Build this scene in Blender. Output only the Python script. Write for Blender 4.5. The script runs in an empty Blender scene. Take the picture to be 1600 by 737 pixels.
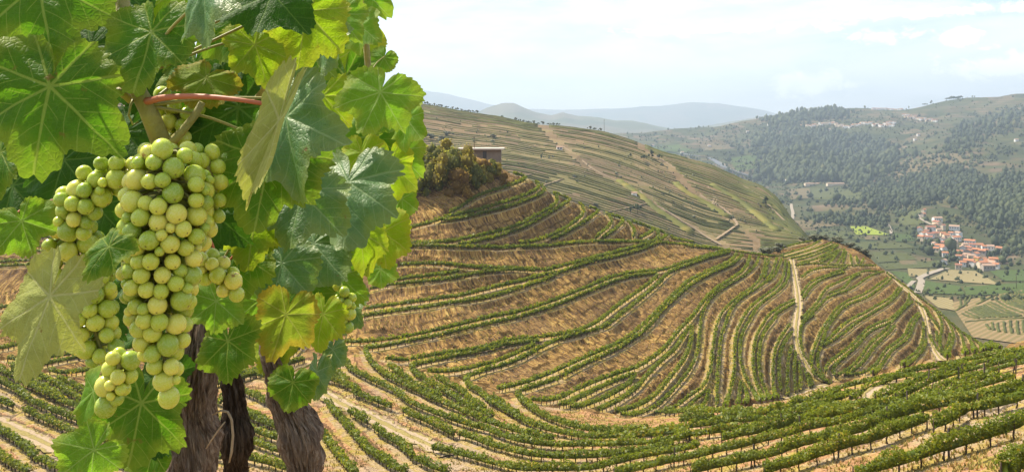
import bpy, math, random
import numpy as np
from mathutils import Vector, Matrix, noise as mnoise
from mathutils.kdtree import KDTree

# ------------------------------------------------------------------ camera, sky, sun, exposure
SC = bpy.context.scene
COL = SC.collection
FPX = 1386.0            # focal length in photograph pixels (1600 wide)
HY = 190.0              # photograph row of the eye-level horizon
cam = bpy.data.cameras.new("camera")
cam.sensor_width = 36.0
cam.lens = FPX / 1600.0 * 36.0
cam.shift_y = -(368.5 - HY) / 1600.0
cam.clip_start = 0.05
cam.clip_end = 60000.0
camo = bpy.data.objects.new("camera", cam)
camo.rotation_euler = (math.radians(90), 0, 0)
COL.objects.link(camo)
SC.camera = camo

SUN_EL, SUN_AZ = math.radians(52.0), math.radians(-56.0)   # azimuth from the view direction, minus = left
sdir = Vector((math.sin(SUN_AZ) * math.cos(SUN_EL), math.cos(SUN_AZ) * math.cos(SUN_EL), math.sin(SUN_EL)))
W = bpy.data.worlds.new("World")
SC.world = W
W.use_nodes = True
wn, wl = W.node_tree.nodes, W.node_tree.links
wn.clear()
sky = wn.new("ShaderNodeTexSky")
sky.sky_type = 'NISHITA'
sky.sun_disc = False
sky.sun_elevation = SUN_EL
sky.sun_rotation = SUN_AZ
sky.altitude = 300
sky.air_density = 1.0
sky.dust_density = 1.3
sky.ozone_density = 1.4
tc = wn.new("ShaderNodeTexCoord")
mp = wn.new("ShaderNodeMapping")
mp.inputs['Scale'].default_value = (1.0, 1.0, 3.4)
wl.new(tc.outputs['Generated'], mp.inputs['Vector'])
def wnoise(scale, detail, rough, dist=0.0, loc=(0, 0, 0), sc=(1, 1, 3.4)):
    m = wn.new("ShaderNodeMapping")
    m.inputs['Location'].default_value = loc
    m.inputs['Scale'].default_value = sc
    wl.new(tc.outputs['Generated'], m.inputs['Vector'])
    n = wn.new("ShaderNodeTexNoise")
    n.inputs['Scale'].default_value = scale
    n.inputs['Detail'].default_value = detail
    n.inputs['Roughness'].default_value = rough
    n.inputs['Distortion'].default_value = dist
    wl.new(m.outputs['Vector'], n.inputs['Vector'])
    return n.outputs['Fac']
def wramp(fac, a, b):
    r = wn.new("ShaderNodeMapRange")
    r.interpolation_type = 'SMOOTHSTEP'
    r.inputs['From Min'].default_value = a
    r.inputs['From Max'].default_value = b
    wl.new(fac, r.inputs['Value'])
    return r.outputs['Result']
def wmath(op, a, b):
    m = wn.new("ShaderNodeMath")
    m.operation = op
    for i, v in enumerate((a, b)):
        if hasattr(v, 'links'): wl.new(v, m.inputs[i])
        else: m.inputs[i].default_value = v
    return m.outputs[0]
veil = wramp(wnoise(3.2, 6, 0.62, 0.4, (0.3, 0.1, 0.0), (1, 1, 5.0)), 0.33, 0.66)
puff = wramp(wnoise(7.0, 8, 0.58, 0.15, (2.13, 0.4, 0.3), (1, 1, 2.3)), 0.60, 0.74)
def cumulus(px, py, rx, rz):
    # a single low cloud, ragged by noise, where the photograph's sky has one
    d = Vector(((px - 800) / FPX, 1.0, (HY - py) / FPX)).normalized()
    s = wn.new("ShaderNodeVectorMath"); s.operation = 'SUBTRACT'; wl.new(tc.outputs['Generated'], s.inputs[0]); s.inputs[1].default_value = d
    m = wn.new("ShaderNodeVectorMath"); m.operation = 'MULTIPLY'; wl.new(s.outputs[0], m.inputs[0]); m.inputs[1].default_value = (FPX / rx, FPX / rx, FPX / rz)
    l = wn.new("ShaderNodeVectorMath"); l.operation = 'LENGTH'; wl.new(m.outputs[0], l.inputs[0])
    return wramp(wmath('ADD', wmath('SUBTRACT', 1.0, l.outputs['Value']), wmath('MULTIPLY', wmath('SUBTRACT', wnoise(38, 8, 0.66, 0.3, (px * .01, 0, 0), (1, 1, 1.6)), 0.5), 3.0)), 0.0, 0.75)
for q in ((1268, 132, 85, 26), (1575, 105, 135, 34), (1500, 58, 48, 22), (1380, 55, 90, 14), (1130, 45, 220, 12), (1440, 20, 200, 10)):
    puff = wmath('MAXIMUM', puff, cumulus(*q))
cov = wmath('MAXIMUM', wmath('MULTIPLY', veil, 0.48), wmath('MULTIPLY', puff, 0.95))
mixc = wn.new("ShaderNodeMix")
mixc.data_type = 'RGBA'
wl.new(cov, mixc.inputs['Factor'])
wl.new(sky.outputs['Color'], mixc.inputs['A'])
mixc.inputs['B'].default_value = (10.6, 10.2, 9.7, 1)
bg = wn.new("ShaderNodeBackground")
bg.inputs['Strength'].default_value = 0.092
wl.new(mixc.outputs['Result'], bg.inputs['Color'])
wo = wn.new("ShaderNodeOutputWorld")
wl.new(bg.outputs[0], wo.inputs['Surface'])

sun = bpy.data.lights.new("sun", 'SUN')
sun.energy = 4.6
sun.angle = math.radians(0.6)
sun.color = (1.0, 0.89, 0.72)
suno = bpy.data.objects.new("sun", sun)
suno.rotation_euler = sdir.to_track_quat('Z', 'Y').to_euler()
COL.objects.link(suno)

SC.view_settings.view_transform = 'Standard'
SC.view_settings.look = 'None'
SC.view_settings.exposure = 1.1
SC.view_settings.gamma = 1.0
SC.view_settings.use_curve_mapping = False
SC.render.engine = 'CYCLES'
SC.cycles.use_denoising = True
SC.cycles.use_adaptive_sampling = True
SC.cycles.adaptive_threshold = 0.015
SC.cycles.max_bounces = 6
SC.cycles.diffuse_bounces = 3
SC.cycles.glossy_bounces = 2
SC.cycles.transmission_bounces = 3
SC.cycles.transparent_max_bounces = 4
SC.cycles.volume_bounces = 0
SC.cycles.caustics_reflective = False
SC.cycles.caustics_refractive = False

rng = np.random.default_rng(7)
random.seed(7)

# ------------------------------------------------------------------ helpers
def P(px, py, Y):
    """a point seen at photograph pixel (px, py), Y metres in front of the camera"""
    return np.array(((px - 800.0) * Y / FPX, Y, (HY - py) * Y / FPX))

def mesh_np(name, V, F, smooth=True):
    """fast mesh from arrays; F is a list of int arrays (n,3) or (n,4)"""
    V = np.asarray(V, dtype=np.float32).reshape(-1, 3)
    if not isinstance(F, (list, tuple)): F = [F]
    F = [np.asarray(f, dtype=np.int32) for f in F if len(f)]
    me = bpy.data.meshes.new(name)
    me.vertices.add(len(V))
    me.vertices.foreach_set('co', V.ravel())
    idx = np.concatenate([f.ravel() for f in F])
    tot = np.concatenate([np.full(len(f), f.shape[1], np.int32) for f in F])
    st = np.concatenate(([0], np.cumsum(tot)[:-1])).astype(np.int32)
    me.loops.add(len(idx))
    me.loops.foreach_set('vertex_index', idx)
    me.polygons.add(len(tot))
    me.polygons.foreach_set('loop_start', st)
    me.polygons.foreach_set('loop_total', tot)
    me.update(calc_edges=True)
    me.validate()
    me.polygons.foreach_set('use_smooth', np.full(len(me.polygons), smooth, dtype=bool))
    return me

def fattr(me, name, arr):
    a = me.attributes.new(name, 'FLOAT', 'POINT')
    a.data.foreach_set('value', np.asarray(arr, dtype=np.float32))

def vattr(me, name, arr):
    a = me.attributes.new(name, 'FLOAT_VECTOR', 'POINT')
    a.data.foreach_set('vector', np.asarray(arr, dtype=np.float32).ravel())

def link(name, me, mat=None, parent=None, loc=None):
    o = bpy.data.objects.new(name, me)
    COL.objects.link(o)
    if mat is not None and me is not None:
        if len(me.materials) == 0: me.materials.append(mat)
    if loc is not None: o.location = loc
    if parent is not None: o.parent = parent
    return o

def tag(o, label=None, cat=None, group=None, kind=None):
    if label: o['label'] = label
    if cat: o['category'] = cat
    if group: o['group'] = group
    if kind: o['kind'] = kind
    return o

def empty(name, loc):
    return link(name, None, loc=tuple(float(v) for v in loc))

def tube_arrays(pts, radii, n=8, cap=True):
    pts = np.asarray(pts, float); m = len(pts)
    radii = np.broadcast_to(np.asarray(radii, float), (m,))
    T = np.gradient(pts, axis=0); T /= np.linalg.norm(T, axis=1)[:, None] + 1e-9
    up = np.array((0.3, 0.9, 0.25)); V = []
    for i in range(m):
        a = np.cross(T[i], up); a /= np.linalg.norm(a) + 1e-9
        b = np.cross(T[i], a)
        th = np.arange(n) / n * 2 * np.pi
        V.append(pts[i] + radii[i] * (np.cos(th)[:, None] * a + np.sin(th)[:, None] * b))
    V = np.concatenate(V)
    F = []
    for i in range(m - 1):
        j = np.arange(n); k = (j + 1) % n
        F.append(np.stack((i * n + j, i * n + k, (i + 1) * n + k, (i + 1) * n + j), 1))
    F = np.concatenate(F)
    if cap:
        c0, c1 = len(V), len(V) + 1
        V = np.concatenate((V, pts[:1], pts[-1:]))
        j = np.arange(n); k = (j + 1) % n
        T3 = np.concatenate((np.stack((k, j, np.full(n, c0)), 1), np.stack(((m - 1) * n + j, (m - 1) * n + k, np.full(n, c1)), 1)))
        return V, [F, T3]
    return V, [F]

def join_arrays(parts):
    V, Q, T, o = [], [], [], 0
    for v, fs in parts:
        v = np.asarray(v)
        for f in fs:
            f = np.asarray(f)
            if len(f): (Q if f.shape[1] == 4 else T).append(f + o)
        V.append(v); o += len(v)
    return np.concatenate(V), [np.concatenate(x) for x in (Q, T) if x]

def box_arrays(c, s):
    c = np.asarray(c, float); s = np.asarray(s, float) / 2
    v = np.array([(x, y, z) for x in (-1, 1) for y in (-1, 1) for z in (-1, 1)]) * s + c
    f = np.array([(0, 1, 3, 2), (4, 6, 7, 5), (0, 4, 5, 1), (2, 3, 7, 6), (0, 2, 6, 4), (1, 5, 7, 3)])
    return v, [f]

def crspline(pts, step):
    """smooth polyline through pts (any dimension), sampled about every `step` units"""
    p = np.asarray(pts, float)
    if len(p) < 2: return p
    q = np.concatenate((2 * p[:1] - p[1:2], p, 2 * p[-1:] - p[-2:-1]))
    out = []
    for i in range(1, len(q) - 2):
        n = max(1, int(np.linalg.norm(q[i + 1] - q[i]) / step))
        t = (np.arange(n) / n)[:, None]
        a, b, c, d = q[i - 1], q[i], q[i + 1], q[i + 2]
        out.append(0.5 * (2 * b + (c - a) * t + (2 * a - 5 * b + 4 * c - d) * t ** 2 + (3 * b - a - 3 * c + d) * t ** 3))
    out.append(p[-1:])
    return np.concatenate(out)

def resample(p, step):
    d = np.concatenate(([0], np.cumsum(np.linalg.norm(np.diff(p, axis=0), axis=1))))
    if d[-1] < 1e-6: return p[:1]
    n = max(2, int(d[-1] / step) + 1)
    s = np.linspace(0, d[-1], n)
    return np.stack([np.interp(s, d, p[:, i]) for i in range(p.shape[1])], 1)

# ------------------------------------------------------------------ materials
class NT:
    """short-hand for building a node material"""
    def __init__(self, name):
        self.m = bpy.data.materials.new(name); self.m.use_nodes = True
        self.n = self.m.node_tree.nodes; self.l = self.m.node_tree.links
        self.n.clear()
        self.out = self.n.new('ShaderNodeOutputMaterial')
    def put(self, sock, v):
        if v is None: return
        if hasattr(v, 'links'): self.l.new(v, sock)
        else:
            try: sock.default_value = v
            except Exception: sock.default_value = (*v, 1.0)
    def math(self, op, a, b=None, c=None, clamp=False):
        x = self.n.new('ShaderNodeMath'); x.operation = op; x.use_clamp = clamp
        for i, v in enumerate((a, b, c)): self.put(x.inputs[i], v)
        return x.outputs[0]
    def attr(self, name, out='Fac'):
        x = self.n.new('ShaderNodeAttribute'); x.attribute_name = name
        return x.outputs[out]
    def objrand(self):
        return self.n.new('ShaderNodeObjectInfo').outputs['Random']
    def pos(self):
        return self.n.new('ShaderNodeNewGeometry').outputs['Position']
    def obj(self):
        return self.n.new('ShaderNodeTexCoord').outputs['Object']
    def map(self, v, scale=(1, 1, 1), loc=(0, 0, 0), rot=(0, 0, 0)):
        x = self.n.new('ShaderNodeMapping'); self.put(x.inputs['Vector'], v)
        x.inputs['Scale'].default_value = scale; x.inputs['Location'].default_value = loc; x.inputs['Rotation'].default_value = rot
        return x.outputs[0]
    def noise(self, v, scale, detail=4, rough=0.55, dist=0.0, out='Fac'):
        x = self.n.new('ShaderNodeTexNoise'); self.put(x.inputs['Vector'], v)
        x.inputs['Scale'].default_value = scale; x.inputs['Detail'].default_value = detail
        x.inputs['Roughness'].default_value = rough; x.inputs['Distortion'].default_value = dist
        return x.outputs[out]
    def voro(self, v, scale, feature='F1', out='Distance'):
        x = self.n.new('ShaderNodeTexVoronoi'); self.put(x.inputs['Vector'], v); x.feature = feature
        x.inputs['Scale'].default_value = scale
        return x.outputs[out]
    def comb(self, x, y, z):
        c = self.n.new('ShaderNodeCombineXYZ')
        for i, v in enumerate((x, y, z)): self.put(c.inputs[i], v)
        return c.outputs[0]
    def sep(self, v):
        s = self.n.new('ShaderNodeSeparateXYZ'); self.put(s.inputs[0], v)
        return s.outputs
    def rng(self, v, a, b, c=0.0, d=1.0, smooth=True):
        x = self.n.new('ShaderNodeMapRange')
        if smooth: x.interpolation_type = 'SMOOTHSTEP'
        self.put(x.inputs['Value'], v); self.put(x.inputs['From Min'], a); self.put(x.inputs['From Max'], b)
        self.put(x.inputs['To Min'], c); self.put(x.inputs['To Max'], d)
        return x.outputs['Result']
    def mix(self, f, a, b, mode='MIX'):
        x = self.n.new('ShaderNodeMix'); x.data_type = 'RGBA'; x.blend_type = mode
        self.put(x.inputs['Factor'], f); self.put(x.inputs['A'], a); self.put(x.inputs['B'], b)
        return x.outputs['Result']
    def ramp(self, f, stops):
        x = self.n.new('ShaderNodeValToRGB'); self.put(x.inputs[0], f)
        e = x.color_ramp.elements
        while len(e) < len(stops): e.new(0.5)
        for i, (p, c) in enumerate(stops):
            e[i].position = p; e[i].color = (*c, 1)
        return x.outputs[0]
    def bump(self, h, strength=0.5, dist=0.1):
        x = self.n.new('ShaderNodeBump'); self.put(x.inputs['Height'], h)
        x.inputs['Strength'].default_value = strength; x.inputs['Distance'].default_value = dist
        return x.outputs[0]
    def bsdf(self, col, rough=0.8, spec=0.3, normal=None, **kw):
        x = self.n.new('ShaderNodeBsdfPrincipled')
        self.put(x.inputs['Base Color'], col); self.put(x.inputs['Roughness'], rough)
        self.put(x.inputs['Specular IOR Level'], spec); self.put(x.inputs['Normal'], normal)
        for k, v in kw.items(): self.put(x.inputs[k], v)
        return x.outputs[0]
    def transl(self, col, normal=None):
        x = self.n.new('ShaderNodeBsdfTranslucent'); self.put(x.inputs[0], col); self.put(x.inputs[1], normal)
        return x.outputs[0]
    def mixs(self, f, a, b):
        x = self.n.new('ShaderNodeMixShader'); self.put(x.inputs[0], f)
        self.l.new(a, x.inputs[1]); self.l.new(b, x.inputs[2])
        return x.outputs[0]
    def done(self, s):
        self.l.new(s, self.out.inputs['Surface'])
        return self.m

def plain(name, col, rough=0.8, spec=0.3, var=0.25, scale=3.0, bump=0.0):
    t = NT(name)
    n = t.noise(t.obj(), scale, 5, 0.6)
    c = t.mix(n, tuple(v * (1 - var) for v in col), tuple(min(1, v * (1 + var)) for v in col))
    return t.done(t.bsdf(c, rough, spec, t.bump(n, bump, 0.02) if bump else None))

def mat_soil():
    """earth of the terraced slopes: bank, platform (straw and sand) and track by the attributes stored on the mesh"""
    t = NT('terraced_earth')
    p = t.pos()
    plat, along, up, fore, track = t.attr('platform'), t.attr('along'), t.attr('dist'), t.attr('fore'), t.attr('track')
    big = t.noise(p, 0.045, 4, 0.6)
    med = t.noise(p, 0.55, 5, 0.65)
    fine = t.noise(p, 3.2, 5, 0.7)
    rill = t.noise(t.comb(t.math('MULTIPLY', along, 1.25), t.math('MULTIPLY', up, 0.16), 0.0), 1.0, 4, 0.62)
    rill2 = t.noise(t.comb(t.math('MULTIPLY', along, 3.4), t.math('MULTIPLY', up, 0.45), 4.0), 1.0, 3, 0.6)
    r = t.math('ADD', t.math('MULTIPLY', rill, 0.5), t.math('MULTIPLY', rill2, 0.5))
    bank = t.ramp(r, [(0.36, (0.048, 0.028, 0.015)), (0.455, (0.150, 0.086, 0.031)), (0.54, (0.35, 0.212, 0.064)), (0.65, (0.56, 0.395, 0.125))])
    bank = t.mix(t.rng(big, 0.42, 0.62), bank, t.mix(0.4, bank, (0.13, 0.080, 0.050)))
    bank = t.mix(t.math('MULTIPLY', t.rng(med, 0.52, 0.70), 0.45), bank, (0.34, 0.22, 0.09))
    bank = t.mix(t.math('MULTIPLY', t.rng(fine, 0.60, 0.72), 0.35), bank, (0.14, 0.14, 0.035))
    sand = t.mix(t.rng(fine, 0.35, 0.7), (0.33, 0.235, 0.125), (0.50, 0.39, 0.235))
    straw = t.mix(t.rng(fine, 0.35, 0.65), (0.25, 0.20, 0.045), (0.47, 0.34, 0.095))
    platc = t.mix(t.rng(med, 0.40, 0.60), sand, straw)
    foreb = t.mix(t.rng(fine, 0.34, 0.66), (0.25, 0.120, 0.052), (0.52, 0.31, 0.155))
    foreb = t.mix(t.rng(med, 0.47, 0.62), foreb, t.mix(fine, (0.20, 0.18, 0.035), (0.44, 0.33, 0.08)))
    foreb = t.mix(t.rng(big, 0.48, 0.62), foreb, t.mix(fine, (0.28, 0.21, 0.13), (0.48, 0.38, 0.26)))
    base = t.mix(fore, bank, foreb)
    pw = t.math('MULTIPLY', plat, t.math('ADD', 0.55, t.math('MULTIPLY', t.rng(med, 0.3, 0.6), 0.45)))
    c = t.mix(t.rng(t.math('ADD', pw, t.math('MULTIPLY', t.math('SUBTRACT', fine, 0.5), 0.5)), 0.35, 0.65), base, platc)
    c = t.mix(t.math('MULTIPLY', track, 0.9), c, t.mix(fine, (0.28, 0.215, 0.14), (0.40, 0.32, 0.22)))
    h = t.math('ADD', t.math('MULTIPLY', fine, 0.35), t.math('MULTIPLY', r, 0.9))
    return t.done(t.bsdf(c, 0.95, 0.1, t.bump(h, 1.0, 0.9)))

def mat_foliage(name, dark, mid, lite, yellow, tr=0.30, rough=0.5):
    t = NT(name)
    v = t.attr('var')
    c = t.ramp(v, [(0.0, dark), (0.42, mid), (0.80, lite), (0.97, yellow)])
    return t.done(t.mixs(tr, t.bsdf(c, rough, 0.35), t.transl(t.mix(0.35, c, lite))))

def mat_leaf(name, base, vein, trans, edge=None, edge_amt=0.0, gloss=0.42, tr=0.42, spot=0.0, spec=0.14):
    """vine leaf: palmate veins drawn from the leaf's own coordinates, quilted relief, translucent blade"""
    t = NT(name)
    uv = t.attr('leafuv', 'Vector')
    s = t.sep(uv)
    au = t.math('ABSOLUTE', s[0])
    phi = t.math('ARCTAN2', au, s[1])
    r = t.math('SQRT', t.math('ADD', t.math('MULTIPLY', s[0], s[0]), t.math('MULTIPLY', s[1], s[1])))
    g1 = t.math('GREATER_THAN', phi, 0.44); g2 = t.math('GREATER_THAN', phi, 1.36); g3 = t.math('GREATER_THAN', phi, 2.32)
    al = t.math('ADD', t.math('ADD', t.math('MULTIPLY', g1, 0.90), t.math('MULTIPLY', g2, 0.96)), t.math('MULTIPLY', g3, 0.78))
    dphi = t.math('SUBTRACT', phi, al)
    wob = t.math('MULTIPLY', t.math('SUBTRACT', t.noise(uv, 3.0, 2, 0.5), 0.5), 0.05)
    tt = t.math('MULTIPLY', r, t.math('COSINE', dphi))
    dd = t.math('ADD', t.math('MULTIPLY', r, t.math('SINE', dphi)), t.math('MULTIPLY', wob, r))
    ad = t.math('ABSOLUTE', dd)
    wmain = t.math('MULTIPLY_ADD', tt, -0.013, 0.026)
    main = t.rng(ad, t.math('MULTIPLY', wmain, 0.35), wmain, 1.0, 0.0)
    sg = t.math('MULTIPLY', t.math('SIGN', dd), 0.22)
    f = t.math('FRACT', t.math('ADD', t.math('MULTIPLY', t.math('SUBTRACT', tt, t.math('MULTIPLY', ad, 1.05)), 5.2), t.math('ADD', sg, 10.35)))
    sd = t.math('ABSOLUTE', t.math('SUBTRACT', f, 0.5))
    sec = t.rng(sd, 0.02, 0.055, 1.0, 0.0)
    cell = t.voro(uv, 17.0, 'DISTANCE_TO_EDGE')
    ter = t.rng(cell, 0.0, 0.05, 1.0, 0.0)
    veins = t.math('MAXIMUM', main, t.math('MULTIPLY', sec, 0.6))
    n1 = t.noise(uv, 2.3, 4, 0.6); n2 = t.noise(uv, 26.0, 3, 0.6)
    rnd = t.objrand()
    tone = t.math('ADD', t.math('MULTIPLY', n1, 0.55), t.math('MULTIPLY', n2, 0.25))
    blade = t.mix(t.rng(tone, 0.22, 0.58), tuple(v * 0.72 for v in base), tuple(v * 1.22 for v in base))
    blade = t.mix(t.math('MULTIPLY', rnd, 0.3), blade, tuple(v * q for v, q in zip(base, (1.2, 1.12, 0.9))))
    e = t.attr('edge')
    if edge is not None:
        em = t.math('MULTIPLY', t.rng(t.math('ADD', e, t.math('MULTIPLY', t.math('SUBTRACT', n1, 0.5), 0.9)), 0.62, 1.02), edge_amt)
        blade = t.mix(em, blade, edge)
    c = t.mix(t.math('MULTIPLY', veins, 0.58), blade, vein)
    c = t.mix(t.math('MULTIPLY', ter, 0.16), c, vein)
    if spot > 0:
        sp = t.rng(t.noise(t.map(uv, (1, 1, 1), (3.1, 1.7, 0)), 4.2, 5, 0.62), 0.70 - 0.06 * spot, 0.74 - 0.06 * spot)
        c = t.mix(t.math('MULTIPLY', sp, 0.85), c, (0.16, 0.05, 0.025))
    h = t.math('ADD', t.math('MULTIPLY', sd, 0.55), t.math('ADD', t.math('MULTIPLY', main, -0.5), t.math('MULTIPLY', t.math('MINIMUM', cell, 0.18), 1.2)))
    nb = t.bump(h, 0.4, 0.003)
    tcol = t.mix(t.math('MULTIPLY', veins, 0.5), t.mix(t.rng(tone, 0.25, 0.6), tuple(v * 0.8 for v in trans), trans), vein)
    if edge is not None: tcol = t.mix(em, tcol, edge)
    return t.done(t.mixs(tr, t.bsdf(c, gloss + 0.18, spec, nb), t.transl(tcol, nb)))

def mat_bark(name, a, b, c):
    t = NT(name)
    o = t.attr('barkuv', 'Vector')
    f1 = t.noise(t.map(o, (6, 2.2, 4)), 1.0, 7, 0.7, 1.6)
    f2 = t.noise(t.map(o, (26, 4.0, 12)), 1.0, 5, 0.75, 0.8)
    f3 = t.noise(o, 3.0, 4, 0.6)
    h = t.math('ADD', t.math('MULTIPLY', f1, 0.65), t.math('MULTIPLY', f2, 0.35))
    col = t.ramp(h, [(0.36, a), (0.49, b), (0.62, c)])
    col = t.mix(t.rng(f3, 0.5, 0.68), col, t.mix(0.5, col, (0.22, 0.19, 0.17)))
    return t.done(t.bsdf(col, 0.9, 0.15, t.bump(h, 1.0, 0.035)))

def mat_berry():
    t = NT('grape_skin')
    r = t.objrand(); o = t.obj()
    n = t.noise(o, 1.6, 3, 0.5)
    c = t.ramp(t.math('ADD', t.math('MULTIPLY', r, 0.75), t.math('MULTIPLY', n, 0.25)),
               [(0.12, (0.25, 0.36, 0.035)), (0.38, (0.38, 0.47, 0.050)), (0.65, (0.50, 0.55, 0.075)), (0.95, (0.63, 0.60, 0.13))])
    bl = t.noise(o, 5.0, 5, 0.65)
    c = t.mix(t.math('MULTIPLY', t.rng(bl, 0.45, 0.7), 0.22), c, (0.46, 0.50, 0.28))
    sp = t.voro(o, 7.0)
    c = t.mix(t.math('MULTIPLY', t.rng(sp, 0.05, 0.09, 1.0, 0.0), 0.45), c, (0.16, 0.11, 0.03))
    z = t.sep(o)[2]
    c = t.mix(t.rng(z, -0.996, -0.986, 0.8, 0.0), c, (0.07, 0.045, 0.02))
    brn = t.math('MULTIPLY', t.rng(t.noise(t.map(o, (1, 1, 1)), 1.1, 3, 0.6, 0.5), 0.60, 0.68), t.math('GREATER_THAN', r, 0.97))
    c = t.mix(t.math('MULTIPLY', brn, 0.8), c, (0.24, 0.10, 0.05))
    return t.done(t.bsdf(c, t.rng(bl, 0.3, 0.7, 0.18, 0.40), 0.5, None, **{'Subsurface Weight': 0.8, 'Subsurface Radius': (0.9, 1.0, 0.25), 'Subsurface Scale': 0.008}))

M_SOIL = mat_soil()
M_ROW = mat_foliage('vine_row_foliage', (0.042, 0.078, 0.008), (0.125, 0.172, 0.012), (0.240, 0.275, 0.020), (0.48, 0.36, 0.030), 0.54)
M_TRUNK = plain('row_trunk_wood', (0.075, 0.055, 0.040), 0.9, 0.1, 0.35, 6)
def mat_track():
    t = NT('track_dust'); a = t.math('ABSOLUTE', t.attr('across')); p = t.pos()
    n = t.noise(p, 1.4, 5, 0.65); f = t.noise(p, 6.0, 4, 0.6)
    rut = t.rng(t.math('ABSOLUTE', t.math('SUBTRACT', a, 0.52)), 0.12, 0.34, 1.0, 0.0)
    grass = t.mix(f, (0.17, 0.145, 0.045), (0.33, 0.26, 0.10))
    c = t.mix(t.rng(t.math('ADD', rut, t.math('MULTIPLY', t.math('SUBTRACT', n, 0.5), 1.6)), 0.25, 0.7), grass, t.mix(f, (0.27, 0.20, 0.13), (0.42, 0.33, 0.22)))
    return t.done(t.bsdf(c, 0.95, 0.1, t.bump(t.math('SUBTRACT', n, t.math('MULTIPLY', rut, 0.6)), 0.8, 0.3)))
M_TRACK = mat_track()
HAZE, HAZE_TOP = 1.25e-4, 720.0
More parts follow.
